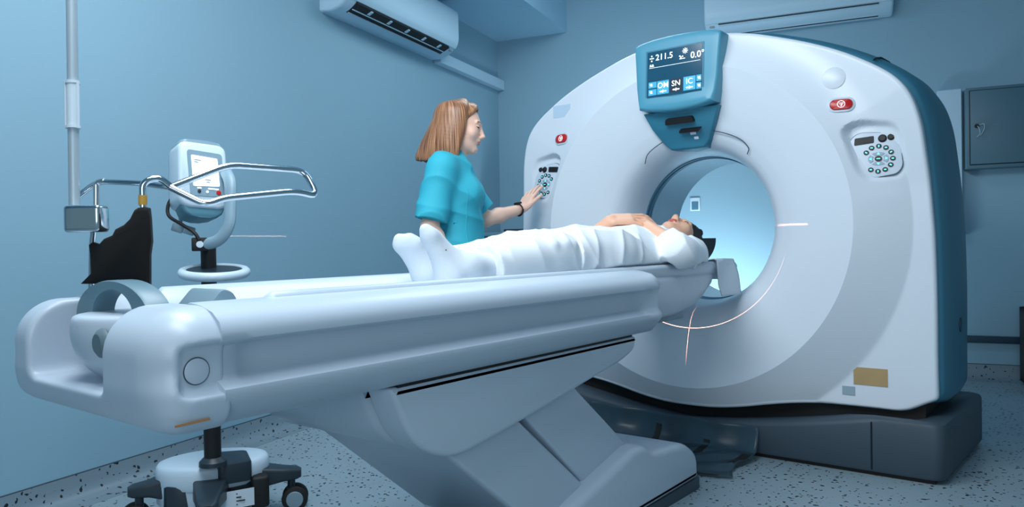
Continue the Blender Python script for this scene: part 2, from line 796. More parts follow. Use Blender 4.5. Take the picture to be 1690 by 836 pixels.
def poly_sd(poly, X, Z):
    """signed distance to a polygon (negative inside)."""
    P = np.array(poly, float)
    d = np.full(X.shape, 1e9)
    ins = np.zeros(X.shape, bool)
    for p, q in zip(P, np.roll(P, -1, axis=0)):
        e = q - p
        wx, wz = X - p[0], Z - p[1]
        t = np.clip((wx * e[0] + wz * e[1]) / (e @ e), 0, 1)
        d = np.minimum(d, np.hypot(wx - t * e[0], wz - t * e[1]))
        c = (p[1] > Z) != (q[1] > Z)
        xi = p[0] + (Z - p[1]) / (q[1] - p[1] + 1e-12) * e[0]
        ins ^= c & (X < xi)
    return np.where(ins, -d, d)


SCOOP = rounded([(.682, .385), (.745, .423), (.885, .40), (.916, .35), (.928, .22), (.90, .165), (.785, .158), (.745, .20)], .05, 4)
SCOOPL = [(-x, z) for x, z in SCOOP]


def tilt_depth(ax, z):
    """how deep the tray of a control panel lies (mirror-symmetric in x)."""
    return 0.044 * np.clip(1.0 - (ax - .70) / .26, 0.18, 1) * np.clip(0.45 + (z - .16) / .30, .35, 1.1)


def face_depth(X, Z):
    r = np.hypot(X, Z)
    inner = np.interp(r, INN, IND)
    th = np.where(r > 1e-6, Z / np.maximum(r, 1e-6), 0)
    amp = np.interp(th, [-1, -.2, .15, .5, 1], [.11, .11, .10, .062, .055])
    t = np.clip((r - .742) / .20, 0, 1)
    lin = np.interp(th, [-1, .12, .45, 1], [1, 1, 0, 0])
    outer = amp * (lin * t + (1 - lin) * (1 - (1 - t) ** 2.0))
    h = np.where(r < .742, inner, outer)
    ax = np.abs(X)
    sd = poly_sd(SCOOP, ax, Z)
    h = h + tilt_depth(ax, Z) * sstep(-sd / .024)
    return h


def build_front():
    rows = []
    ri = np.concatenate([np.array([.352, .356, .36, .366, .375, .385, .40, .415]), np.linspace(.43, .742, 26)])
    # smooth the funnel profile
    for r in ri:
        x, z = r * np.cos(TH), r * np.sin(TH)
        rows.append((x, np.full(NT, float(np.interp(r, INN, IND))), z))
    edge = 0.016
    n = 44
    for i in range(1, n + 1):
        r = .742 + (ROUT - edge - .742) * i / n
        x, z = r * np.cos(TH), r * np.sin(TH)
        rows.append((x, face_depth(x, z), z))
    dl = rows[-1][1]
    for k in range(1, 7):
        a = k / 6 * PI / 2
        r = ROUT - edge + edge * math.sin(a)
        rows.append((r * np.cos(TH), dl + edge * (1 - math.cos(a)), r * np.sin(TH)))
    rows.append((ROUT * np.cos(TH), np.maximum(dl + edge, .1) + 0.03, ROUT * np.sin(TH)))
    rows.append(((ROUT - .03) * np.cos(TH), np.maximum(dl + edge, .1) + 0.034, (ROUT - .03) * np.sin(TH)))
    V = np.concatenate([np.stack([XC + x, YG + y, ZI + z], 1) for x, y, z in rows])
    k = np.arange(NT)
    k2 = (k + 1) % NT
    Q = np.concatenate([np.stack([i * NT + k, i * NT + k2, (i + 1) * NT + k2, (i + 1) * NT + k], 1) for i in range(len(rows) - 1)])
    # funnel smoothing of the piecewise profile
    return V, Q


V, Q = build_front()
me = np_mesh('front_cover', V, Q)
me.set_sharp_from_angle(angle=math.radians(30))
link('front_cover', me, M_WHITE, gantry)


def build_rear():
    big = np.array([(x * 1.012 + (0.004 if x > 0 else -0.004), (z + .012 if z > 0 else max(z, -.73))) for x, z in OUTL])
    R0_ = smooth_ring(polar(big), 10)
    prof = [(.138, -.03), (.142, -.006), (.152, .004), (.25, .026), (.45, .034), (.62, .028), (.72, .006), (.765, -.03), (.785, -.08), (.79, -.2)]
    rows = []
    for y, g in prof:
        r = R0_ + g
        zc = r * np.sin(TH)
        rows.append((r * np.cos(TH), np.full(NT, y), np.maximum(zc, -.735)))
    for rr in (.6, .45, .40, .375, .36):
        yb = {.6: .79, .45: .785, .40: .77, .375: .74, .36: .70}[rr]
        rows.append((rr * np.cos(TH), np.full(NT, yb), rr * np.sin(TH)))
    V = np.concatenate([np.stack([XC + x, YG + y, ZI + z], 1) for x, y, z in rows])
    k = np.arange(NT)
    k2 = (k + 1) % NT
    Q = np.concatenate([np.stack([i * NT + k, i * NT + k2, (i + 1) * NT + k2, (i + 1) * NT + k], 1) for i in range(len(rows) - 1)])
    return V, Q


V, Q = build_rear()
me = np_mesh('rear_cover', V, Q)
me.set_sharp_from_angle(angle=math.radians(40))
link('rear_cover', me, M_TEAL, gantry)
# dark joint across the right shoulder of the rear cover
sx = [(0.115, .822), (.16, .838), (.25, .856), (.40, .865), (.6, .86)]
obj('cover_joint', tube([G(.80, y, .662 + (q - .822) * 1.05) for y, q in sx], .0035, 8), M_BLACK, gantry)
# round lock in the side of the rear cover
obj('side_lock', xf(disc(.03, .012, 24), Matrix.Translation(G(1.055, .38, -.43)) @ Matrix.Rotation(PI / 2, 4, 'Y')), M_DUCT, gantry)

# bore
GL = lambda prof, seg=120: lathe(prof, seg, (XC, YG, ZI), 'y', True)
obj('bore_liner', GL([(.352, .385), (.352, .70), (.37, .70), (.37, .385)], 120), M_LINER, gantry)
lr = GL([(.352, .298), (.348, .302), (.348, .318), (.362, .318), (.362, .296)])
lr2 = GL([(.349, .326), (.345, .33), (.345, .352), (.362, .352), (.362, .326)])
obj('bore_ring', lr, M_RING, gantry)
obj('bore_ring', lr2, M_RING, gantry)
obj('scan_window', GL([(.358, .31), (.358, .40), (.366, .40), (.366, .31)]), M_BLACK, gantry)
obj('bore_ring', GL([(.350, .36), (.347, .363), (.347, .388), (.362, .388), (.362, .36)]), M_LINER, gantry)


# base
def base_top(x):
    return 0.130 + 0.105 * min(1.0, abs(x) / .82) ** 1.6


def build_base():
    plan = rounded([(-1.055, 0.0), (1.055, 0.0), (1.10, .80), (-1.10, .80)], .05, 6)
    dense = []
    for i in range(len(plan)):
        a, b = np.array(plan[i]), np.array(plan[(i + 1) % len(plan)])
        m = max(1, int(np.linalg.norm(b - a) / .05))
        dense += [a + (b - a) * k / m for k in range(m)]
    rings = []
    for inset, f in ((.006, 'b'), (0, 'c'), (0, 't1'), (.006, 't2'), (.02, 't3'), (.05, 't4'), (.12, 't5')):
        ring = []
        for p in dense:
            c = np.array([0, .40])
            d = c - p
            s = np.array([np.sign(d[0]) * min(abs(d[0]), inset), np.sign(d[1]) * min(abs(d[1]), inset)])
            q = p + s
            zt = base_top(p[0])
            z = {'b': .018, 'c': .03, 't1': zt - .02, 't2': zt - .006, 't3': zt, 't4': zt, 't5': zt - .02}[f]
            ring.append((XC + q[0], YG + q[1], z))
        rings.append(ring)
    return loft(rings, True, True)


obj('base', build_base(), M_BASE, gantry, angle=40)
obj('base_plinth', box((XC - 1.02, YG + .02, 0), (XC + 1.02, YG + .77, .02)), M_BLACK, gantry)
obj('base_joint', tube([G(.80, -.002, -.985), G(.80, -.002, -.80), G(.80, .03, -.782)], .003, 6), M_BLACK, gantry)


def build_core():
    ring0, ring1 = [], []
    xs = np.linspace(-.97, .97, 41)
    prof = [(x, -.69) for x in xs]
    bot = [(x, base_top(x) - ZI - .03) for x in xs[::-1]]
    ring0 = [G(x, .145, z) for x, z in prof] + [G(x, .145, z) for x, z in bot]
    ring1 = [G(x, .74, z) for x, z in prof] + [G(x, .74, z) for x, z in bot]
    return loft([ring0, ring1])


obj('chassis', build_core(), M_BLACK, gantry)

# ---------------------------------------------------------------- display housing over the bore
M_SCREEN = mat('display_glass', srgb(22, 62, 84), rough=0.15, emit=srgb(26, 84, 112), estr=0.55, noise=0.06)
M_GLYPH = mat('display_white', (0.9, .95, 1), rough=0.5, emit=srgb(235, 245, 250), estr=1.0)
M_TILE = mat('display_tile', srgb(60, 150, 185), rough=0.3, emit=srgb(66, 160, 196), estr=0.75)
M_TILED = mat('display_tile_dark', srgb(20, 36, 52), rough=0.3, emit=srgb(20, 40, 58), estr=0.5)
M_CYAN = mat('lit_symbol', srgb(110, 235, 235), rough=0.4, emit=srgb(110, 235, 235), estr=1.1)
M_TEALDK = mat('teal_lower_housing', srgb(50, 124, 150), rough=0.4, noise=0.02)


def housing(outline, front, name, m, back=.16, edge=.012):
    """a shell whose outline follows (x,z) and whose front lies at front(x,z)."""
    pl = np.array(outline)
    c = pl.mean(0)
    rings = []
    rings.append([G(p[0], back, p[1]) for p in pl])
    rings.append([G(p[0], front(*p) + edge, p[1]) for p in pl])
    for k in range(1, 4):
        a = k / 3 * PI / 2
        q = []
        for p in pl:
            d = c - p
            d = d / np.linalg.norm(d)
            pp = p + d * edge * (1 - math.cos(a))
            q.append(G(pp[0], front(*pp) + edge * (1 - math.sin(a)), pp[1]))
        rings.append(q)
    for s in (.8, .6, .4, .2, .02):
        q = []
        for p in pl:
            pp = c + (p - c) * s
            q.append(G(pp[0], front(*pp), pp[1]))
        rings.append(q)
    return obj(name, loft(rings), m, gantry, angle=35)


def hw(z):                                             # half width of the housing at a height
    return float(np.interp(z, [.36, .385, .405, .47, .542, .66, .87], [.07, .10, .118, .155, .186, .202, .216]))


HX = 0.0
zl = [.372, .385, .405, .44, .47, .50, .545]
low = [(HX - hw(z), z) for z in zl][::-1] + [(HX + hw(z), z) for z in zl]
low = low[:len(zl)] + [(HX, .368)] + low[len(zl):]
up_z = [.545, .60, .66, .73, .80, .85]
arc_t = [(HX + hw(.87) * math.cos(a), .858 + .032 * math.sin(a)) for a in np.linspace(0.12, PI - .12, 15)]
chin = [(HX + .186 * t, .535 + .022 * t * t) for t in np.linspace(-.98, .98, 15)]
up = chin + [(HX + hw(z), z) for z in up_z[1:]] + arc_t + [(HX - hw(z), z) for z in up_z[1:]][::-1]


def up_front(x, z):
    return float(np.interp(z, [.50, .54, .575, .60, .85, .90], [-.052, -.060, -.066, -.052, -.036, -.026]))


def low_front(x, z):
    return float(np.interp(z, [.36, .40, .47, .56], [.075, .06, .016, -.018]))


housing(low, low_front, 'lower_housing', M_TEALDK, .2, .010)
hs = housing(up, up_front, 'display_housing', M_TEALD, .2, .016)


def on_up(x, z, lift=0.0):
    return np.array(G(x, up_front(x, z) - lift, z))


SXL, SXR, SZB, SZT = -.142, .130, .607, .822
ux = np.array([1.0, 0, 0])
uz = unit(on_up(0, SZT) - on_up(0, SZB))
un = -np.cross(ux, uz)                                 # into the machine


def SF(u, v, lift=.004):                               # u 0..1 right, v 0..1 up
    return on_up(SXL, SZB) + ux * (SXR - SXL) * u + uz * (np.linalg.norm(on_up(0, SZT) - on_up(0, SZB))) * v - un * lift


def screen_quad(name, u0, v0, u1, v1, lift, m, parent):
    a = [SF(u0, v0, lift), SF(u1, v0, lift), SF(u1, v1, lift), SF(u0, v1, lift)]
    b = [p + un * .004 for p in a]
    return obj(name, loft([b, a]), m, parent, smooth=False)


bez = screen_quad('screen_bezel', -.03, -.03, 1.03, 1.03, .002, M_TEALDK, gantry)
scr = screen_quad('screen', 0, 0, 1, 1, .0035, M_SCREEN, gantry)
SH = float(np.linalg.norm(on_up(0, SZT) - on_up(0, SZB)))
SWD = SXR - SXL


def s_text(name, s, u, v, size, m=M_GLYPH, align='LEFT', bold=0.0):
    o = SF(u, v, .0046)
    return obj(name, text_mesh(s, size, frame(o, ux, uz, -un), align=align, bold=bold), m, gantry, smooth=False)


def s_poly(name, polys, m):
    parts = []
    for poly in polys:
        a = [SF(p[0], p[1], .0050) for p in poly]
        b = [q + un * .001 for q in a]
        parts.append(loft([b, a]))
    return obj(name, join(*parts), m, gantry, smooth=False)


def srect(u0, v0, u1, v1):
    return [(u0, v0), (u1, v0), (u1, v1), (u0, v1)]


def scirc(u, v, r, n=12):
    return [(u + r * math.cos(2 * PI * k / n), v + r * SWD / SH * math.sin(2 * PI * k / n)) for k in range(n)]


s_text('table_reading', '211.5', .155, .80, .040, bold=.0003)
s_text('tilt_reading', '0.0\u00b0', .795, .715, .042, bold=.0003)
s_poly('table_height_icon', [srect(.045, .845, .125, .865), scirc(.085, .905, .014), scirc(.085, .80, .014)], M_GLYPH)
sun = [scirc(.70, .90, .022)]
for k in range(8):
    a = k * PI / 4
    ca, sa = math.cos(a), math.sin(a) * SWD / SH
    pa, sp = -math.sin(a), math.cos(a) * SWD / SH
    sun.append([(.70 + ca * .03 + pa * .008, .90 + sa * .03 + sp * .008), (.70 + ca * .03 - pa * .008, .90 + sa * .03 - sp * .008),
                (.70 + ca * .05 - pa * .006, .90 + sa * .05 - sp * .006), (.70 + ca * .05 + pa * .006, .90 + sa * .05 + sp * .006)])
s_poly('light_icon', sun, M_GLYPH)
s_poly('gantry_tilt_icon', [srect(.60, .735, .70, .75), srect(.615, .735, .635, .79), scirc(.605, .80, .014), scirc(.655, .79, .012)], M_GLYPH)
s_poly('patient_icon', [srect(.045, .675, .13, .688), scirc(.065, .71, .014), scirc(.105, .71, .014)], M_GLYPH)
s_poly('divider_line', [srect(.04, .645, .97, .652)], M_GLYPH)
for i, (u, t) in enumerate(((.195, 'OM'), (.435, 'SN'), (.675, 'IC'))):
    screen_quad('preset_tile', u, .05, u + .215, .34, .0042, M_TILE if i != 1 else M_TILED, gantry)
    s_text('preset_text', t, u + .107, .185, .036, align='CENTER', bold=.0002)
    s_poly('preset_icon', [srect(u + .06, .095, u + .17, .12), [(u + .04, .107), (u + .075, .085), (u + .075, .13)],
                           srect(u + .10, .075, u + .115, .14)], M_GLYPH)
for u in (.03, .905):
    for v in (.03, .19):
        screen_quad('menu_tile', u, v + .02, u + .085 if u > .5 else u + .15, v + .15, .0042, M_TILE, gantry)
        s_poly('menu_icon', [srect(u + .025, v + .085, u + .07, v + .115), srect(u + .035, v + .06, u + .075, v + .08)], M_GLYPH)


# slots and leds of the lower housing
def lf(x, z, lift):
    n = unit(np.cross((1, 0, 0), np.array(G(0, low_front(0, z + .01), z + .01)) - np.array(G(0, low_front(0, z - .01), z - .01))))
    return frame(np.array(G(x, low_front(x, z), z)) + n * lift, (1, 0, 0), np.cross(n, (1, 0, 0)), n)


obj('camera_slot', xf(prism(rounded([(-.075, -.013), (.07, -.013), (.062, .015), (-.068, .015)], .008, 3), -.003, .02, 'z'), lf(.0, .498, 0)), M_BLACK, gantry)
for x in (-.035, .008):
    obj('status_lamp', xf(lathe([(0, -.011), (.009, -.009), (.013, -.004), (.013, .004), (0, .004)], 20), lf(x, .4985, 0)), M_GLYPH, gantry)
obj('speaker_slot', xf(prism(rounded([(-.05, -.007), (.045, -.009), (.06, .006), (-.045, .007)], .006, 3), -.003, .02, 'z'), lf(.035, .455, 0)), M_BLACK, gantry)
for x, z, s in ((.045, .437, .014), (.055, .415, .011)):
    obj('indicator', xf(box((-s, -s * .6, -.003), (s, s * .6, .003), .002, 2), lf(x, z, 0)), M_WHITE, gantry)

# outline of the flap over the bore
flap = catmull([(-.235, .345), (-.20, .40), (-.10, .455), (.02, .478), (.14, .47), (.25, .425), (.295, .375), (.285, .345)], 8)
obj('bore_flap_seam', tube([G(x - .0, float(face_depth(np.array(x), np.array(z))) - .0005, z * .93 + .0) for x, z in flap], .0022, 6), M_SEAM, gantry)

# ---------------------------------------------------------------- buttons and panels on the face
M_RED = mat('red_button', srgb(196, 30, 32), rough=0.3, noise=0.03)
M_DISP = mat('small_display', srgb(6, 9, 12), rough=0.5)
M_KEY = mat('black_key', srgb(10, 16, 20), rough=0.5)
M_PLATE = mat('panel_plate', srgb(206, 218, 230), rough=0.4, noise=0.01)
M_SECT = mat('grey_key', srgb(150, 170, 188), rough=0.4, noise=0.01)


def face_frame(x, z, d=.02):
    f = lambda a, b: np.array(G(a, float(face_depth(np.array(a), np.array(b))), b))
    tx = unit(f(x + d, z) - f(x - d, z))
    tz = unit(f(x, z + d) - f(x, z - d))
    n = unit(np.cross(tx, tz))                         # points out of the machine
    tz = np.cross(n, tx)
    return frame(f(x, z), tx, tz, n)


def stadium(w, h, n=10):
    r = h / 2
    return [(w / 2 - r + r * math.cos(a), r * math.sin(a)) for a in np.linspace(-PI / 2, PI / 2, n)] + \
           [(-w / 2 + r + r * math.cos(a), r * math.sin(a)) for a in np.linspace(PI / 2, 3 * PI / 2, n)]


def dome(poly, h, bev):
    P = np.array(poly)
    rings = []
    for s, z in ((1, -.006), (1, h - bev), (1 - bev * 8, h - bev * .3), (1 - bev * 20, h), (.02, h)):
        rings.append([(p[0] * s, p[1] * s, z) for p in P])
    return loft(rings)


for sx in (-1, 1):
    m = face_frame(sx * .69, .484)
    bz = obj('stop_button_bezel', xf(dome(stadium(.108, .062), .006, .002), m), M_PLATE, gantry)
    rb = obj('stop_button', xf(dome(stadium(.088, .044), .013, .004), m), M_RED, gantry)
    sy = [tube([(0.014 * math.cos(a), .014 * math.sin(a), .0132) for a in np.linspace(0, 2 * PI, 25)], .0013, 6),
          tube([(.009 * math.cos(a), .009 * math.sin(a), .0132) for a in (PI / 6 + PI, PI / 2 + PI, 5 * PI / 6 + PI, PI / 6 + PI)][::1]
               if False else [(.008, .005, .0132), (-.008, .005, .0132), (0, -.010, .0132), (.008, .005, .0132)], .0012, 6),
          tube([(0, .005, .0132), (0, -.006, .0132)], .0012, 6)]
    obj('stop_symbol', xf(join(*sy), m), M_GLYPH, rb)

# round cap, upper right, and a pale label, upper left
obj('round_cap', xf(dome([(.046 * math.cos(a), .046 * math.sin(a)) for a in np.linspace(0, 2 * PI, 40, endpoint=False)], .004, .002), face_frame(.66, .60)), M_WHITE, gantry)
M_PALE = mat('pale_blue_label', srgb(190, 212, 232), rough=0.5, noise=0.01)
lm = face_frame(-.70, .632, .03)
obj('pale_label', xf(box((-.055, -.032, -.004), (.055, .032, .0012)), lm), M_PALE, gantry)
M_TAN = mat('tan_label', srgb(178, 150, 106), rough=0.6, noise=0.12, nscale=14)
lm = face_frame(.775, -.635, .01)
obj('warning_label', xf(box((-.065, -.036, -.004), (.065, .036, .0025)), lm), M_TAN, gantry)
lm = face_frame(.690, -.700, .01)
obj('grey_label', xf(box((-.025, -.018, -.004), (.025, .018, .003)), lm), mat('grey_label', srgb(150, 172, 184), rough=0.6), gantry)


def control_panel(sx):
    f = lambda a, b: np.array(G(sx * a, float(face_depth(np.array(a), np.array(b))), b))
    c = (.815, .275)
    p0, pxp, pzp = f(*c), f(c[0] + .05, c[1]), f(c[0], c[1] + .06)
    tx = unit(pxp - p0) * sx
    tz = unit(pzp - p0)
    n = unit(np.cross(tx, tz))
    tz = np.cross(n, tx)
    m = frame(p0, tx, tz, n)
    S = lambda poly: [(sx * x, y) for x, y in poly]
    plate = S(rounded([(-.103, .058), (-.068, .092), (.060, .083), (.082, .060), (.094, -.055), (.074, -.086), (-.018, -.100), (-.056, -.072)], .028, 5))
    pl = obj('control_panel', xf(dome(plate, .0075, .0015), m), M_PLATE, gantry)
    gs = [(p[0] * 1.012, p[1] * 1.012, .002) for p in plate]
    obj('panel_gap', xf(tube(gs + gs[:1], .0016, 6), m), M_SEAM, pl)
    obj('display', xf(prism(S(rounded([(-.083, .038), (-.010, .045), (-.010, .074), (-.081, .068)], .005, 3)), .002, .0095, 'z'), m), M_KEY, pl)
    obj('display_window', xf(prism(S([(-.052, .046), (-.017, .049), (-.017, .068), (-.052, .065)]), .003, .0102, 'z'), m), M_DISP, pl)
    for x, z, r in ((.021, .061, .0135), (.052, .064, .0105)):
        k = lathe([(0, .002), (r + .003, .002), (r + .003, .009), (r, .0095), (r, .013), (r * .8, .015), (0, .015)], 24)
        obj('knob', xf(k, m @ Matrix.Translation((sx * x, z, 0))), M_KEY, pl)
    cx, cz, rr = 0.006, -.022, .052
    for i in range(12):
        if i in (9, 10):                               # the ring is open at the lower left
            continue
        a = math.radians(110 - i * 30 + (8 if i < 9 else 0))
        if i == 11:
            a = math.radians(148)
        x, z = cx + rr * math.cos(a), cz + rr * 1.0 * math.sin(a)
        kb = obj('key', xf(dome([(.0104 * math.cos(t), .0096 * math.sin(t)) for t in np.linspace(0, 2 * PI, 16, endpoint=False)], .0105, .0012),
                           m @ Matrix.Translation((sx * x, z, 0))), M_KEY, pl)
        obj('key_symbol', xf(box((-.0045, -.0024, .009), (.0045, .0028, .0112), .0006, 1),
                             m @ Matrix.Translation((sx * x, z, 0)) @ Matrix.Rotation(a * (1 if i % 2 else 0), 4, 'Z')), M_CYAN, kb)
    for i in range(4):
        a0 = math.radians(90 - i * 90)
        sec = [(cx + r * 1.15 * math.cos(a0 + da), cz + r * .82 * math.sin(a0 + da)) for r, das in ((.033, np.linspace(-.66, .66, 9)), (.018, np.linspace(.6, -.6, 6))) for da in das]
        kb = obj('arrow_key', xf(prism(S(sec), .002, .010, 'z'), m), M_SECT, pl)
        x, z = cx + .025 * 1.15 * math.cos(a0), cz + .025 * .82 * math.sin(a0)
        tri = [(.006, 0), (-.004, .0055), (-.004, -.0055)]
        obj('arrow_symbol', xf(prism(tri, .009, .0108, 'z'), m @ Matrix.Translation((sx * x, z, 0)) @ Matrix.Rotation(a0 if sx > 0 else PI - a0, 4, 'Z')), M_CYAN, kb)
    kb = obj('centre_key', xf(dome([(.0135 * math.cos(t), .0115 * math.sin(t)) for t in np.linspace(0, 2 * PI, 20, endpoint=False)], .012, .001),
                              m @ Matrix.Translation((sx * cx, cz, 0))), M_KEY, pl)
    obj('key_symbol', xf(box((-.007, -.002, .010), (.007, .002, .0126), .0006, 1), m @ Matrix.Translation((sx * cx, cz, 0))), M_CYAN, kb)
    return pl


control_panel(1)
control_panel(-1)
# lift handle low on the left of the cover
hp = at_y(893, 384, YG + .06)
obj('cover_latch', tube(fillet([hp + np.array(q) for q in ((-.05, 0, -.05), (-.048, 0, 0), (.048, 0, .004), (.056, 0, -.05))], .02, 5), .0035, 8), M_SEAM, gantry)
# ================================================================ patient table
table = empty('patient_table', (XC, 2.2, 0), 'long white motorised patient table leading into the round bore', 'patient table')
T = lambda x, y, z: (XC + x, y, z)


def rail_profile(e, top=0.0):
    """half section (x, z) of the long side rail; e = depth of the long side recess."""
    return [(0, .800), (.16, .800), (.205, .845), (.225, .852), (.262, .848 + top), (.300, .838 + top), (.322, .822), (.331, .803), (.330, .790),
            (.328 - e * .10, .787), (.326 - e * .9, .779), (.326 - e, .770), (.326 - e, .728), (.326 - e * .8, .720), (.336, .706), (.338, .692), (.330, .680), (.296, .642), (.280, .637), (0, .637)]


def rail_ring(y, e, s=1.0):
    h = rail_profile(e)
    full = h + [(-x, z) for x, z in h[::-1]][1:-1]
    zc = .74
    return [T(x * s, y, zc + (z - zc) * s) for x, z in full]


ys = [(.70, .018), (.735, .018), (.745, .025), (.765, .034)] + [(y, .034) for y in np.linspace(.8, 2.18, 24)] + [(2.22, .030), (2.26, .014), (2.285, .004), (2.33, .002)]
obj('rail', loft([rail_ring(y, e) for y, e in ys] + [rail_ring(2.345, .0, .97)]), M_WHITE2, table, angle=50)

# rounded near end with its two lobes and the pivot bay between them
B = Body()
B.rbox(T(0, .76, .742), (.334, .175, .106), .085, k=0)
B.rbox(T(0, .78, .690), (.332, .182, .054), .045, k=.02)
B.rbox(T(-.035, .56, .84), (.165, .20, .145), .022, k=.014, op='s')
B.rbox(T(0, .98, .80), (.205, .20, .12), .03, k=.01, op='s')
for s in (-1, 1):
    B.rbox(T(s * .345, .82, .744), (.033, .195, .043), .016, k=.006, op='s')
B.fn(lambda P: P[:, 1] - .7145, T(0, .9, .74), .6, 0, 'i')
sdf_obj('end_cover', B, .0045, M_WHITE2, table, smooth=3)
for s in (-1, 1):
    obj('round_cap', xf(disc(.022, .004, 32, .0015), Matrix.Translation(T(s * .3115, .662, .742)) @ Matrix.Rotation(s * PI / 2, 4, 'Y')), M_WHITE2, table)
    obj('cap_groove', xf(tube([(.0225 * math.cos(a), .0225 * math.sin(a), .0005) for a in np.linspace(0, 2 * PI, 40)], .0012, 6),
                         Matrix.Translation(T(s * .3125, .662, .742)) @ Matrix.Rotation(s * PI / 2, 4, 'Y')), M_SEAM, table)
obj('scuff_mark', xf(box((-.03, -.002, -.001), (.03, .002, .001)), frame(at_x(318, 697, XC + .331), (0, 1, .02), (0, -.02, 1), (1, 0, 0))),
    mat('orange_scuff', srgb(176, 128, 84), rough=0.6), table)
# black opening in the bay floor
q0, q1 = at_y(98, 624, .735), at_y(150, 596, .735)
obj('cable_opening', box((q0[0], .728, q0[2]), (q1[0] + .06, .80, q1[2]), .006, 2), M_BLACK, table)
B = Body()
B.ell(T(-.02, .745, .775), (.13, .12, .10), k=0)
B.cone(T(-.02, .70, .80), T(-.02, .80, .80), .095, .095, k=.04)
B.rbox(T(-.02, .76, .90), (.3, .3, .075), .01, k=.01, op='s')
sdf_obj('pivot_housing', B, .005, M_WHITE2, table, smooth=3)
obj('pivot_cap', xf(lathe([(0, .012), (.018, .012), (.026, .006), (.028, 0), (0, 0)], 28), frame(at_y(170, 566, .622), (1, .0, 0), (0, 0, 1), (0, -1, 0))),
    mat('pivot_grey', srgb(96, 118, 128), rough=0.5), table)
obj('orange_sticker', xf(box((-.016, -.008, -.001), (.016, .008, .001)), frame(at_y(216, 556, .64), (1, 0, 0), (0, 0, 1), (0, -1, 0))), mat('orange_sticker', srgb(190, 132, 80), rough=.6), table)
# grey arch over the pivot
ring = []
for a in np.linspace(0, PI, 25):
    c, s = math.cos(a), math.sin(a)
    o = (-.015 + .158 * c, .818 + .072 * s)
    i = (-.008 + .088 * c, .818 + .054 * s)
    ya, yb = .668, .712
    ring.append([T(o[0] * .98, ya, o[1] - .002), T(o[0], ya + .006, o[1]), T(o[0], yb, o[1]), T(i[0], yb, i[1]), T(i[0], ya, i[1])])
obj('pivot_arch', loft(ring), mat('arch_grey', srgb(104, 136, 150), rough=0.4), table, angle=50)


# ---------------------------------------------------------------- cradle
def cradle_ring(y, z0=0.0, w=1.0, bot=.790):
    h = [(0, .808), (.08, .811), (.14, .822), (.185, .842), (.205, .857), (.218, .862), (.230, .858), (.236, .846), (.230, .815), (.20, bot), (0, bot)]
    f = h + [(-x, z) for x, z in h[::-1]][1:-1]
    return [T(x * w, y, z + z0) for x, z in f]


cr = [cradle_ring(.86, -.012, .96), cradle_ring(.875)] + [cradle_ring(y) for y in np.linspace(.95, 3.0, 12)] + [cradle_ring(3.05), cradle_ring(3.2, -.004, .98), cradle_ring(3.32, -.012, .93), cradle_ring(3.34, -.02, .88)]
obj('cradle', loft(cr), M_WHITE2, table, angle=50)


def pad_ring(y, w=1.0, lift=0.0):
    h = [(0, .824), (.08, .827), (.135, .836), (.170, .849), (.180, .852), (.188, .846), (.15, .82), (0, .806)]
    f = h + [(-x, z) for x, z in h[::-1]][1:-1]
    return [T(x * w, y, z + lift + .0015 * math.sin(y * 9 + x * 14)) for x, z in f]


M_PAD = mat('white_sheet', srgb(204, 216, 226), rough=0.7, noise=0.012, bump=.08, bscale=30)
obj('mattress', loft([pad_ring(1.0, .92, -.01), pad_ring(1.02)] + [pad_ring(y) for y in np.linspace(1.1, 3.2, 40)] + [pad_ring(3.24, .97, -.006)]), M_PAD, table, angle=60)
# raised nose of the carriage beyond the rail
NOSE = [(2.30, .655, .818, .245), (2.5, .655, .818, .242), (2.72, .660, .818, .235), (2.86, .675, .818, .231), (2.96, .705, .818, .229), (3.02, .745, .818, .226), (3.04, .79, .818, .222)]
rings = []
for y, zb, zt, w in NOSE:
    pts = rounded([(-w, zt), (w, zt), (w, (zb + zt) / 2 - .01), (w - .03, zb), (-w + .03, zb), (-w, (zb + zt) / 2 - .01)], [.02, .02, .03, .02, .02, .03], 4)
    rings.append([T(x, y, z) for x, z in pts])
obj('carriage_nose', loft(rings), M_WHITE2, table, angle=40)
obj('nose_lip', box(T(-.17, 2.62, .632), T(.17, 2.86, .668), .01, 2), M_GREY, table)
# sheet flaps hanging over both edges of the head end
for sgn in (-1, 1):
    A = []
    for i, y in enumerate(np.linspace(3.02, 3.26, 12)):
        row = []
        t = i / 11
        w = .236 - .012 * t
        for q in np.linspace(-.28, 1, 24):
            if q < 0:
                row.append(T(sgn * (w + q * .16), y, .8705 - .006 * t * t - .012 * (q / .28) ** 2))
            else:
                row.append(T(sgn * (w + .010 * math.sin(q * PI * .5) + .004 * math.sin(q * 5 + t * 6)), y + .07 * q * t,
                             .8705 - .006 * t * t - (.16 if t > .12 else .155 * t / .12) * q))
        A.append(row)
    ap = obj('head_end_sheet', loft(A, False, False, closed=False), M_PAD, table, angle=70)
    sm = ap.modifiers.new('thick', 'SOLIDIFY')
    sm.thickness = .004
# grey wedge at the foot end of the cradle
wd = [(-.06, .842), (.0, .86), (.07, .842), (.17, .85), (.17, .83), (-.06, .83)]
obj('foot_wedge', join(xf(prism(rounded([(0, 0), (.075, 0), (.06, .030), (.035, .038)], .010, 3), .03, .150, 'x', .006, 2), Matrix.Translation(T(.0, .775, .832)) @ Matrix.Rotation(0.0, 4, 'Z')),),
    M_GREY, table)

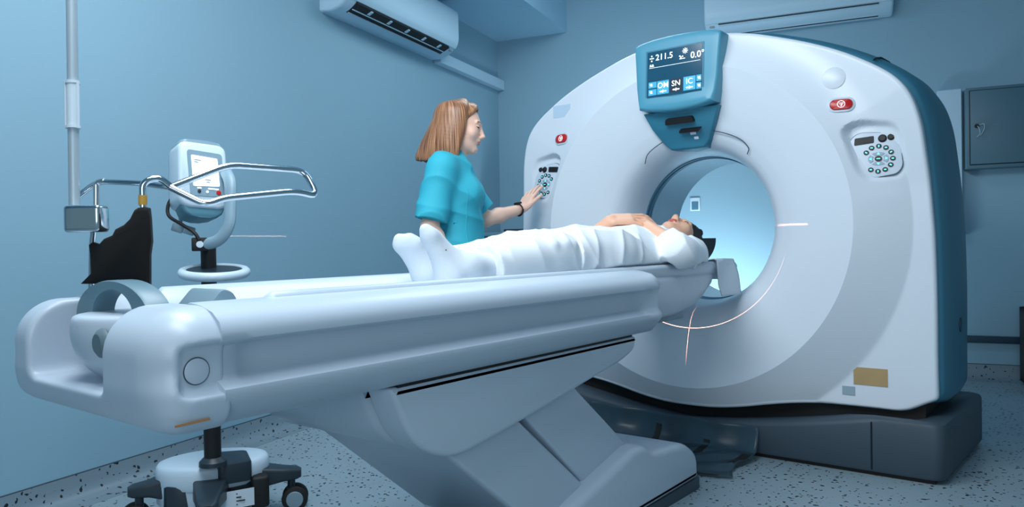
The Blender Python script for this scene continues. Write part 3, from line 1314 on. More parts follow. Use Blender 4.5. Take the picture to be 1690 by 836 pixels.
# ---------------------------------------------------------------- support and column
wedge = rounded([(1.105, .634), (2.215, .634), (2.205, .592), (2.13, .566), (1.50, .462), (1.30, .436), (1.17, .50)], [.015, .01, .03, .08, .10, .10, .16], 8)
obj('support_cover', prism(wedge, XC - .29, XC + .205, 'x', .03, 4), M_WHITE2, table, angle=40)
wedge2 = rounded([(1.115, .635), (2.217, .635), (2.207, .591), (2.13, .565), (1.50, .460), (1.30, .434), (1.175, .498)], [.015, .01, .03, .08, .10, .10, .16], 8)
obj('support_side_panel', prism(wedge2, XC + .207, XC + .300, 'x', .014, 4), M_WHITE2, table, angle=40)
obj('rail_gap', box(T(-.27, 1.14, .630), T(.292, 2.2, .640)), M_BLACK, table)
s1 = [(1.30, .47), (1.622, .50), (1.622, .467), (1.95, .205), (2.02, .10), (1.76, .10), (1.64, .185)]
s1 = [(1.29, .47), (1.60, .49), (1.625, .468), (1.94, .213), (2.03, .10), (1.74, .10)]
obj('lower_column', prism(s1, XC - .252, XC + .252, 'x', .016, 4), M_WHITE2, table, angle=40)
s2 = [(1.635, .49), (1.89, .53), (1.91, .517), (2.25, .255), (2.30, .15), (2.02, .15), (1.95, .213)]
obj('upper_column', prism(s2, XC - .242, XC + .242, 'x', .010, 3), M_WHITE2, table, angle=40)
bp = rounded([(1.79, .035), (1.79, .165), (2.20, .262), (2.27, .258), (2.33, .222), (2.59, .198), (2.695, .13), (2.695, .035)], [.02, .05, .02, .03, .04, .06, .09, .02], 7)
obj('column_base', prism(bp, XC - .30, XC + .30, 'x', .028, 5), M_WHITE2, table, angle=40)
obj('column_foot', prism(rounded([(-.285, 1.80), (.285, 1.80), (.30, 2.70), (-.30, 2.70)], .04, 4), 0, .04, 'z', .006, 2) if False else
    ([(XC + p[0], p[1], p[2]) for p in prism(rounded([(-.285, 1.80), (.285, 1.80), (.305, 2.715), (-.305, 2.715)], .04, 4), 0, .04, 'z')[0]],
     prism(rounded([(-.285, 1.80), (.285, 1.80), (.305, 2.715), (-.305, 2.715)], .04, 4), 0, .04, 'z')[1]), M_BASE, table, angle=40)
# ================================================================ things round the room
M_CHROME = mat('chrome', (.60, .68, .73), rough=0.12, metal=1.0, noise=0.0)
M_STEEL = mat('satin_steel', (.40, .50, .57), rough=0.4, metal=0.25, noise=0.02)
M_CLEAR = mat('clear_plastic', srgb(206, 222, 232), rough=0.2, noise=0.02)
M_ACW = mat('air_conditioner_white', srgb(176, 208, 226), rough=0.45, noise=0.01)
M_CAB = mat('cabinet_grey', srgb(76, 112, 128), rough=0.5, noise=0.02)
M_DARK = mat('dark_plastic', srgb(34, 48, 58), rough=0.42, noise=0.05)
M_INJ = mat('injector_white', srgb(196, 216, 230), rough=0.35, noise=0.01)
M_INJG = mat('injector_grey', srgb(128, 156, 172), rough=0.4, noise=0.01)


def ac_shape(length, zb, fl):
    """wall unit in its own frame: x along the wall, y out of the wall, z up."""
    sec = [(0, zb), (.06, zb - .004), (.13, zb + .012), (.185, zb + .05), (.21, zb + .09), (.215, zb + .30), (.19, zb + .335), (0, zb + .335)]
    return sec


def air_conditioner(o, along, out, length, zb, label, louvre):
    root = empty('air_conditioner', o, label, 'air conditioner')
    o = np.array(o, float)
    m = frame((o[0], o[1], 0), along, out, (0, 0, 1))
    sec = rounded(ac_shape(length, zb, 0), [.002, .02, .03, .03, .03, .03, .03, .002], 4)
    rings = []
    for x, s in ((0, .93), (.006, .975), (.02, 1), (length - .02, 1), (length - .006, .975), (length, .93)):
        zc = zb + .165
        rings.append([(x, p[0] * s, zc + (p[1] - zc) * s) for p in sec])
    obj('casing', xf(loft(rings), m), M_ACW, root, angle=40)
    # front panel, a separate curved sheet
    fp = [(.192, zb + .052), (.214, zb + .085), (.222, zb + .12), (.222, zb + .29), (.212, zb + .322), (.205, zb + .30), (.205, zb + .09)]
    obj('front_panel', xf(loft([[(x, a, b) for a, b in rounded(fp, .012, 3)] for x in (.012, length - .012)]), m), M_ACW, root, angle=40)
    x0, x1 = .09, length - .10

    def under(t, lift):                                # point on the sloped underside, t 0 back .. 1 front
        a, b = np.array([.075, zb + .000]), np.array([.192, zb + .052])
        p = a + (b - a) * t
        n = np.array([.40, -.915])
        return p + n * lift
    if louvre:
        q = [under(t, l) for t, l in ((.30, .009), (1.0, .009), (1.0, -.02), (.30, -.02))]
        obj('outlet', xf(loft([[(x, *p) for p in q] for x in (x0, x1)]), m), M_BLACK, root, smooth=False)
        for t in (.33, .58, .30):
            q = [under(t, .014), under(t + .045, .016), under(t + .045, .010), under(t, .008)]
            if t == .30:
                continue
            obj('louvre', xf(loft([[(x, *p) for p in q] for x in (x0 + .01, x1 - .01)]), m), M_ACW, root, smooth=False)
        for i in range(5):
            x = x0 + (x1 - x0) * (i + .7) / 5.3
            q = [under(.66, .008), under(.95, .008), under(.93, .014), under(.70, .015)]
            obj('vane', xf(loft([[(x + d, *p) for p in q] for d in (0, .02)]), m), M_ACW, root, smooth=False)
    else:
        q = [under(t, l) for t, l in ((.02, .003), (.98, .003), (.98, -.01), (.02, -.01))]
        obj('outlet_flap', xf(loft([[(x, *p) for p in q] for x in (x0, x1)]), m), M_ACW, root, smooth=False)
        for t in (-.02, 1.0):
            obj('flap_gap', xf(tube([(x0, *under(t, .003)), (x1, *under(t, .003))], .004, 6), m), M_BLACK, root)
    obj('status_window', xf(box((length - .07, .155, zb + .036), (length - .035, .18, zb + .048)), m), M_GREY, root)
    return root


air_conditioner(RW(WL, 3.43, 2.40), RD, RX, 1.26, 2.278, 'white wall air conditioner with open louvres over the nurse', True)
air_conditioner(RW(.315, WB, 2.65), -RX, -RD, 1.24, 2.475, 'white wall air conditioner with closed flap above the scanner', False)

v, f = box((WL + .001, 4.705, 2.262), (WL + .062, WB - .002, 2.342), .003, 1)
tag(obj('cable_trunking', ([tuple(RW(*p)) for p in v], f), M_ACW), 'long white trunking box running from the air conditioner to the corner', 'cable trunking')

# electrical cabinet
eb = empty('electrical_cabinet', RW(.95, WB, 1.65), 'grey steel wall cabinet with a key in its door', 'cabinet')
v, f = box((.730, WB - .13, 1.392), (1.13, WB - .002, 1.915), .004, 2)
obj('casing', ([tuple(RW(*p)) for p in v], f), M_CAB, eb)
v, f = box((.752, WB - .142, 1.418), (1.098, WB - .128, 1.893), .003, 2)
dr = obj('door', ([tuple(RW(*p)) for p in v], f), M_CAB, eb)
gp = [RW(x, WB - .131, z) for x, z in ((.7495, 1.4155), (1.1005, 1.4155), (1.1005, 1.8955), (.7495, 1.8955), (.7495, 1.4155))]
obj('door_gap', tube(gp, .003, 6), M_BLACK, eb)
obj('lock', xf(disc(.013, .012, 20), frame(RW(.787, WB - .142, 1.664), RX, ZA, -RD)), M_BLACK, dr)
tg = catmull([RW(.790, WB - .158, 1.662), RW(.800, WB - .16, 1.64), RW(.802, WB - .16, 1.61), RW(.785, WB - .16, 1.59)], 6)
obj('key_tag', tube(tg, .004, 8, flat=(1, .5)), M_ACW, dr)
obj('key_tag', tube(catmull([RW(.80, WB - .158, 1.668), RW(.824, WB - .16, 1.672), RW(.826, WB - .16, 1.64), RW(.805, WB - .16, 1.60)], 6), .0035, 8, flat=(1, .5)), M_ACW, dr)
v, f = box((.575, WB - .05, .95), (.716, WB - .002, 1.93), .003, 1)
tag(obj('wall_duct', ([tuple(RW(*p)) for p in v], f), M_ACW), 'pale upright cable duct on the wall left of the steel cabinet', 'cable duct')

# light switch seen through the bore
ls = empty('light_switch', RW(-1.045, WB, 1.23), 'square wall light switch seen through the bore', 'light switch')
v, f = box((-1.082, WB - .012, 1.182), (-1.005, WB - .001, 1.284), .004, 2)
obj('plate', ([tuple(RW(*p)) for p in v], f), M_LINER, ls)
v, f = box((-1.068, WB - .018, 1.192), (-1.019, WB - .010, 1.252), .003, 2)
obj('rocker', ([tuple(RW(*p)) for p in v], f), M_RING, ls)

# low counter behind the nurse
ct = empty('storage_counter', RW(-2.2, 5.5, 0), 'low grey counter with drawers behind the nurse', 'counter')


def rb(lo, hi, bev=.003):
    v, f = box(lo, hi, bev, 2)
    return [tuple(RW(*p)) for p in v], f


M_CNT = mat('counter_grey', srgb(112, 150, 168), rough=0.5, noise=.01)
obj('carcass', rb((WL + .03, 5.32, 0), (-1.75, 5.78, 1.02)), M_CNT, ct)
obj('worktop', rb((WL + .02, 5.29, 1.02), (-1.74, 5.79, 1.048)), M_CNT, ct)
for i in range(2):
    for z0, z1 in ((.80, .985), (.42, .785), (.06, .405)):
        d = obj('drawer', rb((WL + .05 + i * .445, 5.302, z0), (WL + .485 + i * .445, 5.325, z1)), M_CNT, ct)
        obj('handle', tube([RW(WL + .18 + i * .445, 5.295, z1 - .03), RW(WL + .35 + i * .445, 5.295, z1 - .03)], .006, 8), M_STEEL, d)
tag(obj('document_tray', rb((-2.46, 5.36, 1.048), (-2.20, 5.6, 1.072), .006), M_DARK), 'flat dark tray lying on the grey counter', 'tray')

# dark rack at the right edge
RKX = float(at_p(1682, 560, RD, 5.27) @ RX) - 0.975


def rk_box(lo, hi, bev=.003):
    return rb((lo[0] + RKX, lo[1], lo[2]), (hi[0] + RKX, hi[1], hi[2]), bev)


rk = empty('file_rack', RW(1.3 + RKX, 5.45, 0), 'dark rack holding pale blue boxes at the right edge', 'rack')
obj('frame', join(rk_box((1.045, 5.25, .03), (1.07, 5.65, .50)), rk_box((1.50, 5.25, .03), (1.525, 5.65, .50)), rk_box((1.045, 5.25, .47), (1.525, 5.65, .50)),
                  rk_box((1.07, 5.25, .245), (1.5, 5.65, .27)), rk_box((1.045, 5.25, .03), (1.525, 5.65, .06)), rk_box((1.07, 5.63, .03), (1.5, 5.65, .5))), M_BLACK, rk)
for k, (x, y) in enumerate(((1.08, 5.29), (1.49, 5.29), (1.08, 5.61), (1.49, 5.61))):
    obj('foot', rk_box((x - .02, y - .02, 0), (x + .02, y + .02, .035)), M_BLACK, rk)
M_BLUE = mat('pale_blue_box', srgb(110, 170, 198), rough=0.5)
for k in range(5):
    x = 1.075 + k * .082
    for z in (.06, .27):
        tag(obj('file_box', rk_box((x, 5.24 + .01 * (k % 2), z + .001), (x + .078, 5.55, z + (.17 if (k + int(z * 10)) % 2 else .155))), M_BLUE),
            'pale blue file box in the dark rack at the right edge', 'box', 'file boxes in the rack')

# ---------------------------------------------------------------- plastic sheet on the floor
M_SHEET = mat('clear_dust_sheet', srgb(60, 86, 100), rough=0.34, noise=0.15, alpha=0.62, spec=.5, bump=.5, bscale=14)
ps = empty('dust_sheet', (-1.3, 3.0, 0), 'crumpled dark clear plastic sheet with black tape before the base', 'plastic sheet')


def sheet_pt(u, v):
    """u left..right, v 0 on the base .. 1 free edge on the floor."""
    x = -2.02 + u * .86
    yb = 3.205
    if v < .22:
        z = .135 - .115 * (v / .22) + .02 * (1 - u)
        y = yb - .004 - .05 * (v / .22) ** 2
    else:
        t = (v - .22) / .78
        z = .02 * (1 - t) ** 2 + .006
        y = yb - .054 - t * (.30 + .11 * (1 - u))
    z += .012 * (v > .2) * (math.sin(u * 17 + v * 5) * math.sin(v * 13 + u * 7) + 1) * min(1, (1 - abs(2 * v - 1.1)) + .15) * .9
    y += .010 * math.sin(u * 22 + v * 4)
    x += .03 * math.sin(v * 6 + 1) * v
    y = max(y, 2.735) if x < -1.18 else y
    return (x, y, max(z, .004))


NU, NV = 46, 34
V = [sheet_pt(i / NU, j / NV) for j in range(NV + 1) for i in range(NU + 1)]
Fq = [[j * (NU + 1) + i, j * (NU + 1) + i + 1, (j + 1) * (NU + 1) + i + 1, (j + 1) * (NU + 1) + i] for j in range(NV) for i in range(NU)]
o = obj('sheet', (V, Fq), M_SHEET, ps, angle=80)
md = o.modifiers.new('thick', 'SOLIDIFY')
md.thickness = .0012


def tape(name, pts, w):
    R = []
    for (u, v), (du, dv) in pts:
        a, b = np.array(sheet_pt(u, v)), np.array(sheet_pt(u + du, v + dv))
        R.append([a + (0, -.001, .003), b + (0, -.001, .003), b + (0, 0, .0014), a + (0, 0, .0014)])
    return obj(name, loft(R), M_BLACK, ps, smooth=False)


tape('tape', [((.955, v), (.04, 0)) for v in np.linspace(.30, .62, 9)], 0)
tape('tape', [((u, .965), (0, .03)) for u in np.linspace(.78, .94, 7)], 0)
tape('tape', [((.72 + .0 * v, v), (.035, 0)) for v in np.linspace(.16, .40, 8)], 0)
tape('tape', [((.44 + .0 * v, v), (.035, 0)) for v in np.linspace(.10, .36, 8)], 0)

# foot pedal behind the column
fp = empty('foot_pedal', (-2.08, 2.20, 0), 'chrome and dark foot pedal on the floor behind the column', 'foot pedal')
a, b = at_z(707, 786, .03), at_z(748, 800, .03)
u = unit(b - a)
n = np.array([-u[1], u[0], 0])
obj('pedal_bar', tube([a - n * .03, a + u * .22 - n * .03], .012, 12), M_CHROME, fp)
obj('pedal_plate', xf(box((0, 0, 0), (.22, .12, .016), .004, 2), frame(a - n * .02 + ZA * .005, u, n, ZA)), M_DARK, fp)
obj('pedal_cover', xf(prism(rounded([(.035, .016), (.22, .016), (.22, .075), (.085, .05)], .008, 3), 0, .11, 'y'), frame(a - n * .01 + ZA * .005, u, n, ZA)), M_GREY, fp)
obj('pedal_foot', xf(box((.02, .0, -.03), (.21, .10, .006)), frame(a - n * .01 + ZA * 0, u, n, ZA)), M_BLACK, fp)

# ---------------------------------------------------------------- contrast injector on its pedestal
IP = np.array([-2.352, 1.352, 0])
inj = empty('contrast_injector', IP, 'contrast injector on a wheeled pedestal with a lit white screen', 'contrast injector')
BC = np.array([-2.47, 1.42, 0])
axl = unit(np.array([-2.77, 1.30, 0]) - BC)
axr = unit(np.array([-2.30, 1.70, 0]) - BC)
view = unit(np.array([BC[0], BC[1], 0]))               # away from the camera
side = np.array([view[1], -view[0], 0])                # to the right in the picture


def sp(a, b, z):
    return BC + side * a + view * b + ZA * z


legs = [(-.235, -.02), (.262, -.04), (-.02, -.30), (.04, .28)]
for a, b in legs:
    L = math.hypot(a, b)
    d = side * (a / L) + view * (b / L)
    w = np.array([-d[1], d[0], 0])
    rings = []
    for t, hw_, z0, z1 in ((.08, .065, .09, .175), (.16, .05, .10, .172), (L - .03, .036, .112, .160), (L + .02, .030, .116, .154), (L + .035, .02, .12, .148)):
        rings.append([BC + d * t + w * x + ZA * z for x, z in rounded([(-hw_, z0), (hw_, z0), (hw_, z1), (-hw_, z1)], .012, 3)])
    lg = obj('leg', loft(rings), M_DARK, inj, angle=50)
    c = BC + d * L
    obj('caster_fork', join(tube([c + ZA * .118, c + ZA * .075], .014, 12), xf(box((-.022, -.014, .045), (.022, .014, .085), .006, 2), frame(c, w, d, ZA))), M_DARK, lg)
    for s in (-1, 1):
        wh = lathe([(0, -.011), (.030, -.011), (.043, -.007), (.046, 0), (.043, .007), (.030, .011), (0, .011)], 28)
        obj('wheel', xf(wh, frame(c + w * s * .023 + d * .012 + ZA * .046, d, ZA, w)), M_BLACK, lg)
        hb = lathe([(0, .0), (.030, .0), (.028, .004), (0, .006)], 24)
        obj('wheel_cap', xf(hb, frame(c + w * s * .0345 + d * .012 + ZA * .046, d, ZA * s, w * s)), M_GREY, lg)
obj('base_block', xf(prism(rounded([(-.15, -.11), (.14, -.11), (.17, 0), (.13, .11), (-.14, .11), (-.17, 0)], .06, 5), .05, .155, 'z', .01, 2), frame(BC, side, view, ZA)), M_DARK, inj)
eg = [(-.262 + .0 * math.cos(a), 0) for a in (0,)]
cov = [(.188 * math.cos(a) + .002, .135 * math.sin(a)) for a in np.linspace(0, 2 * PI, 56, endpoint=False)]
r = []
for s, z in ((.97, .135), (1, .15), (1, .185), (.985, .20), (.95, .210), (.85, .214), (.02, .218)):
    r.append([sp(x * s, y * s, z) for x, y in cov])
obj('base_cover', loft(r), M_INJ, inj, angle=50)
sk = []
for s, z in ((.80, .06), (.88, .08), (.90, .148)):
    sk.append([sp(x * s - .02, y * s, z) for x, y in cov])
obj('base_skirt', loft(sk), M_INJ, inj, angle=50)
# black saddle under the pole, running to the front
obj('pole_saddle', xf(prism(rounded([(.015, -.148), (.125, -.128), (.115, .03), (.0, .05)], .02, 4), .15, .2205, 'z', .008, 2), frame(BC, side, view, ZA)), M_DARK, inj)
lab = xf(box((-.055, -.001, -.03), (.055, .001, .03)), frame(sp(.075, -.150, .10), unit(side - view * -.18), view, ZA))
lb = obj('rating_label', lab, M_CLEAR, inj, smooth=False)
tl = []
for k in range(4):
    tl.append(xf(box((-.045, -.0018, .016 - k * .012), (.0 + .012 * (k % 3), .0, .020 - k * .012)), frame(sp(.075, -.150, .10), side, view, ZA)))
obj('label_print', join(*tl), M_DARK, lb, smooth=False)
obj('cable_box', xf(box((-.03, -.03, -.06), (.03, .03, .05), .012, 3), frame(sp(.15, -.10, .11), side, view, ZA)), M_BLACK, inj)
# pole
obj('pole_collar', xf(lathe([(.045, .222), (.044, .236), (.034, .246), (.029, .25)], 28), Matrix.Translation(IP)), M_DARK, inj)
obj('pole', xf(lathe([(.0275, .22), (.0275, .74), (.0275, .741), (.0245, .742), (.0245, .965), (.02, .97), (0, .97)], 28), Matrix.Translation(IP)), M_BLACK, inj)
# tray ring
tc = at_d(354, 449, 2.48)
tr = [np.array([tc[0], tc[1], tc[2]]) + side * .098 * math.cos(a) + view * .085 * math.sin(a) + ZA * .014 * math.sin(a) for a in np.linspace(0, 2 * PI, 41)]
obj('tray_ring', tube(tr, .0155, 12, caps=False, flat=(1.0, 1.0)), M_INJ, inj)
obj('tray_floor', xf(prism([(.09 * math.cos(a), .078 * math.sin(a)) for a in np.linspace(0, 2 * PI, 32, endpoint=False)], -.006, .010, 'z'), frame(tc, side, unit(view + ZA * .165), unit(ZA - view * .165))), M_DARK, inj)
obj('tray_clip', xf(box((-.095, -.02, -.018), (-.05, .02, .004), .005, 2), frame(tc, side, view, ZA)), M_INJ, inj)
# joint and yoke
jc = at_d(330, 403, 2.45)
obj('joint', xf(box((-.025, -.03, -.022), (.025, .03, .022), .004, 2), frame(jc, side, view, ZA)), M_BLACK, inj)
obj('joint_badge', xf(lathe([(0, .0), (.011, .0), (.011, .003), (0, .004)], 20), frame(jc - view * .03, side, ZA, -view)), M_CLEAR, inj)
yk = fillet([at_d(332, 404, 2.44), at_d(362, 398, 2.43), at_d(379, 372, 2.43), at_d(381, 300, 2.46), at_d(372, 282, 2.5)], .06, 10)
obj('yoke', tube(yk, .0165, 14, flat=(.75, 1.2)), M_INJG, inj)
# head
hc = at_d(327, 299, 2.50)
e1 = unit(side * .93 + view * .34 - ZA * .06)          # across the screen
e3 = unit(ZA - side * .27 + view * .08)
e3 = unit(e3 - e1 * (e3 @ e1))
e2 = np.cross(e3, e1)                                  # away from the camera
hm = frame(hc, e1, e2, e3)
fr = rounded([(-.080, .118), (.074, .118), (.082, -.085), (.055, -.105), (-.055, -.105), (-.082, -.085)], [.03, .03, .02, .03, .03, .02], 5)
rings = []
for s, y in ((.90, -.058), (.97, -.054), (1.0, -.044), (1.0, .03), (.97, .05), (.88, .06)):
    rings.append([(x * s, y, z * s) for x, z in fr])
obj('head', xf(loft(rings), hm), M_INJ, inj, angle=45)
obj('head_base', xf(loft([[(x * s, y * .9, -.100 + dz) for x, y in rounded([(-.070, -.055), (.070, -.055), (.062, .05), (-.062, .05)], .02, 4)] for s, dz in ((1.06, .014), (1.02, 0), (.9, -.018), (.66, -.03), (.3, -.034))]), hm),
    mat('injector_teal', srgb(84, 132, 150), rough=.4), inj, angle=50)
obj('head_cap', xf(loft([[(x * s, y, .108 + dz) for x, y in rounded([(-.075, -.05), (.07, -.05), (.07, .055), (-.075, .055)], .025, 4)] for s, dz in ((1, 0), (.98, .010), (.88, .017), (.4, .02))]), hm), M_INJG, inj, angle=50)
obj('screen_surround', xf(prism(rounded([(-.056, .088), (.058, .084), (.064, -.062), (-.046, -.066)], .012, 4), -.0605, -.05, 'y'), hm), M_INJG, inj, angle=30)
obj('screen', xf(prism(rounded([(-.043, .070), (.042, .066), (.048, -.028), (-.037, -.034)], .004, 2), -.062, -.055, 'y'), hm),
    mat('lit_screen', (.9, .95, 1), rough=.3, emit=srgb(240, 250, 255), estr=1.3), inj, smooth=False)
ln = []
for z, x0, x1 in ((.054, -.034, -.012), (.047, -.034, -.02), (-.010, .0, .020), (-.018, .004, .016)):
    ln.append(xf(box((x0, -.0628, z - .0018), (x1, -.0615, z + .0018)), hm))
for q in ln:
    obj('screen_text', q, M_INJG, inj, smooth=False)
for x0, x1 in ((-.025, -.012), (.010, .044)):
    obj('key_strip', xf(box((x0, -.0622, -.041), (x1, -.06, -.037)), hm), M_GLYPH, inj, smooth=False)
obj('stop_key', xf(lathe([(0, 0), (.0075, 0), (.0075, .003), (0, .004)], 20), frame(hm @ Vector((.044, -.060, -.050)), e1, e3, -e2)), M_RED, inj)
obj('start_key', xf(lathe([(0, 0), (.0055, 0), (.0055, .003), (0, .004)], 20), frame(hm @ Vector((-.019, -.060, -.050)), e1, e3, -e2)), M_DARK, inj)
obj('ready_lamp', xf(lathe([(0, 0), (.004, 0), (.004, .003), (0, .004)], 16), frame(hm @ Vector((.007, -.060, -.050)), e1, e3, -e2)), M_GLYPH, inj)
cb = catmull([at_d(290, 318, 2.47), at_d(278, 337, 2.46), at_d(279, 356, 2.45), at_d(300, 370, 2.43), at_d(320, 383, 2.42), at_d(329, 396, 2.42)], 8)
obj('cable', tube(cb, .0058, 10), M_BLACK, inj)
obj('syringe_clip', join(*[xf(box((-.018, -.008, -.014), (.018, .008, .014), .004, 2), frame(at_d(px, py, 2.49), unit(side - ZA * .35), view, unit(ZA + side * .35))) for px, py in ((293, 376), (312, 380))],
                         tube([at_d(297, 352, 2.5), at_d(299, 376, 2.49)], .006, 8)), M_INJG, inj)

# ---------------------------------------------------------------- drip stand, chrome arm rest and the black cover over the table end
iv = empty('drip_pole', at_d(122, 360, 1.56), 'tall grey drip pole clamped in a chrome block', 'drip pole')
pb, pt = at_d(123, 345, 1.57), at_d(118, 0, 1.60)
pd = unit(pt - pb)
obj('pole', tube([pb - pd * .02, pb + pd * .36, pb + pd * .62], .0108, 20), M_STEEL, iv)
s0, s1 = at_d(121, 212, 1.58), at_d(120, 134, 1.585)
sl = tube([s0, s0 + (s1 - s0) * .06, s0 + (s1 - s0) * .061, s1 - (s1 - s0) * .06, s1 - (s1 - s0) * .059, s1], [.0145, .0145, .0125, .0125, .0145, .0145], 20)
obj('sleeve', sl, M_CLEAR, iv, angle=30)
for s in (-1, 1):
    d = np.array(CR) * .0125 * s
    obj('sleeve_rib', tube([s0 + d - CF * .004, s1 + d - CF * .004], .0035, 8), M_CLEAR, iv)
e = np.array([view[0], view[1], 0])
obj('clamp_block', xf(box((-.038, -.022, -.028), (.038, .022, .028), .008, 4), frame(at_d(143, 361, 1.55), unit(CR * [1, 1, 0]), unit(CF * [1, 1, 0]), ZA)), M_CHROME, iv)

fr_ = empty('arm_rest', at_d(240, 487, 1.55), 'bent chrome tube arm rest rising from the table end', 'arm rest')
R_T = .0072
post = fillet([at_d(240, 486, 1.53), at_d(236, 340, 1.53), at_d(235, 300, 1.53), at_d(262, 292, 1.545), at_d(283, 309, 1.56)], .035, 8)
obj('post', tube(post, R_T, 16), M_CHROME, fr_)
obj('post_tape', tube([at_d(235.8, 338, 1.53), at_d(235.6, 322, 1.53)], R_T + .0012, 16), mat('yellow_tape', srgb(196, 150, 62), rough=.5), fr_)
obj('post_foot', xf(lathe([(0, -.01), (.014, -.01), (.014, .01), (.008, .014), (0, .014)], 20), Matrix.Translation(at_d(240, 486, 1.53))), M_CHROME, fr_)
loop = [at_d(281, 309, 1.56), at_d(376, 272, 1.62), at_d(502, 281, 1.72), at_d(525, 325, 1.70), at_d(490, 315, 1.66), at_d(368, 327, 1.58), at_d(340, 338, 1.56), at_d(281, 309, 1.55)]
obj('rest_loop', tube(fillet(loop, .028, 7), R_T, 16), M_CHROME, fr_)
left = fillet([at_d(131, 322, 1.60), at_d(160, 299, 1.60), at_d(236, 302, 1.575), at_d(283, 310, 1.562)], .03, 8)
obj('cross_tube', tube(left, R_T * .85, 14), M_CHROME, fr_)
obj('rear_post', tube(fillet([at_d(150, 512, 1.60), at_d(152, 400, 1.60), at_d(159, 345, 1.595), at_d(159, 300, 1.595), at_d(172, 298, 1.595)], .02, 6), R_T * .85, 14), M_CHROME, fr_)

drape = [(238, 341), (248, 343), (250, 362), (252, 398), (249, 420), (249, 484), (243, 489), (233, 487), (224, 474), (212, 466), (196, 461), (176, 463), (158, 468), (134, 468), (150, 452), (149, 420), (147, 404), (153, 399), (164, 403), (172, 394), (186, 388), (191, 378), (205, 371), (216, 360), (223, 346), (230, 342)]
fa = [np.array(at_d(px, py, 1.525 + .05 * (250 - px) / 110 + .004 * math.sin(py * .2))) for px, py in drape]
cc = np.mean(fa, axis=0)
fw = np.array([view[0], view[1], 0])
rings = []
for s, t in ((.90, -.018), (.97, -.014), (1, -.004), (1, .022), (.97, .032), (.9, .036)):
    rings.append([cc + (p - cc) * s + fw * t for p in fa])
dk = obj('black_cover', loft(rings), mat('black_cloth', srgb(5, 6, 8), rough=.9, noise=.2), None, angle=60)
tag(dk, 'black cloth cover hanging between the chrome posts', 'cloth cover')
# ================================================================ people
PRES = 0.0032
M_SKIN = mat('skin', srgb(248, 202, 180), rough=0.5, noise=0.04, nscale=18, sss=0.12)
M_SKIN2 = mat('skin_warm', srgb(236, 182, 152), rough=0.5, noise=0.04, nscale=18, sss=0.12)
M_LIP = mat('lips', srgb(210, 140, 130), rough=0.4, noise=0.04)
M_BROW = mat('brow', srgb(128, 92, 72), rough=0.8)
M_LASH = mat('lashes', srgb(30, 24, 24), rough=0.8)
M_BLACKHAIR = mat('black_hair', srgb(16, 15, 18), rough=0.4, noise=0.2, nscale=40)
M_SCRUB = mat('turquoise_scrubs', srgb(52, 178, 200), rough=0.75, noise=0.03, nscale=8, bump=.12, bscale=220)
M_GOWN = mat('white_gown', srgb(236, 242, 248), rough=0.75, noise=0.012, bump=.1, bscale=160)
M_SOCK = mat('white_sock', srgb(208, 218, 228), rough=0.85, noise=0.02, bump=.15, bscale=300)


def hair_material(name, dark, light, scale):
    m = bpy.data.materials.new(name)
    m.use_nodes = True
    nt = m.node_tree
    b = nt.nodes['Principled BSDF']
    b.inputs['Roughness'].default_value = .38
    geo = nt.nodes.new('ShaderNodeNewGeometry')
    ctr = nt.nodes.new('ShaderNodeVectorMath')
    ctr.operation = 'SUBTRACT'
    ctr.inputs[1].default_value = [float(v) for v in scale]
    nt.links.new(geo.outputs['Position'], ctr.inputs[0])
    sep = nt.nodes.new('ShaderNodeSeparateXYZ')
    nt.links.new(ctr.outputs[0], sep.inputs[0])
    an = nt.nodes.new('ShaderNodeMath')                # strands follow the angle round the head
    an.operation = 'ARCTAN2'
    nt.links.new(sep.outputs[0], an.inputs[0])
    nt.links.new(sep.outputs[1], an.inputs[1])
    am = nt.nodes.new('ShaderNodeMath')
    am.operation = 'MULTIPLY'
    am.inputs[1].default_value = 26.0
    nt.links.new(an.outputs[0], am.inputs[0])
    zm = nt.nodes.new('ShaderNodeMath')
    zm.operation = 'MULTIPLY'
    zm.inputs[1].default_value = 7.0
    nt.links.new(sep.outputs[2], zm.inputs[0])
    cb_ = nt.nodes.new('ShaderNodeCombineXYZ')
    nt.links.new(am.outputs[0], cb_.inputs[0])
    nt.links.new(zm.outputs[0], cb_.inputs[1])
    nz = nt.nodes.new('ShaderNodeTexNoise')
    nz.inputs['Scale'].default_value = 1
    nz.inputs['Detail'].default_value = 4
    nt.links.new(cb_.outputs[0], nz.inputs['Vector'])
    cr = nt.nodes.new('ShaderNodeValToRGB')
    cr.color_ramp.elements[0].position = .38
    cr.color_ramp.elements[0].color = dark
    cr.color_ramp.elements[1].position = .64
    cr.color_ramp.elements[1].color = light
    nt.links.new(nz.outputs['Fac'], cr.inputs[0])
    nt.links.new(cr.outputs[0], b.inputs['Base Color'])
    bp = nt.nodes.new('ShaderNodeBump')
    bp.inputs['Strength'].default_value = .35
    bp.inputs['Distance'].default_value = .003
    nt.links.new(nz.outputs['Fac'], bp.inputs['Height'])
    nt.links.new(bp.outputs[0], b.inputs['Normal'])
    MATS[name] = m
    return m


M_HAIR = hair_material('auburn_hair', srgb(104, 60, 38), srgb(196, 142, 102), (-2.352 - .04, 2.625 - .03, 1.5))


class Frame:
    def __init__(self, o, x, y, z):
        self.o, self.R = np.array(o, float), np.array([unit(x), unit(y), unit(z)])

    def p(self, x, y, z):
        return self.o + self.R[0] * x + self.R[1] * y + self.R[2] * z

    def inv(self, P):
        return (np.asarray(P) - self.o) @ self.R.T

    def rows(self, rx=0.0):
        """local axes, tipped about x by rx radians"""
        c, s = math.cos(rx), math.sin(rx)
        return np.array([self.R[0], self.R[1] * c + self.R[2] * s, -self.R[1] * s + self.R[2] * c])


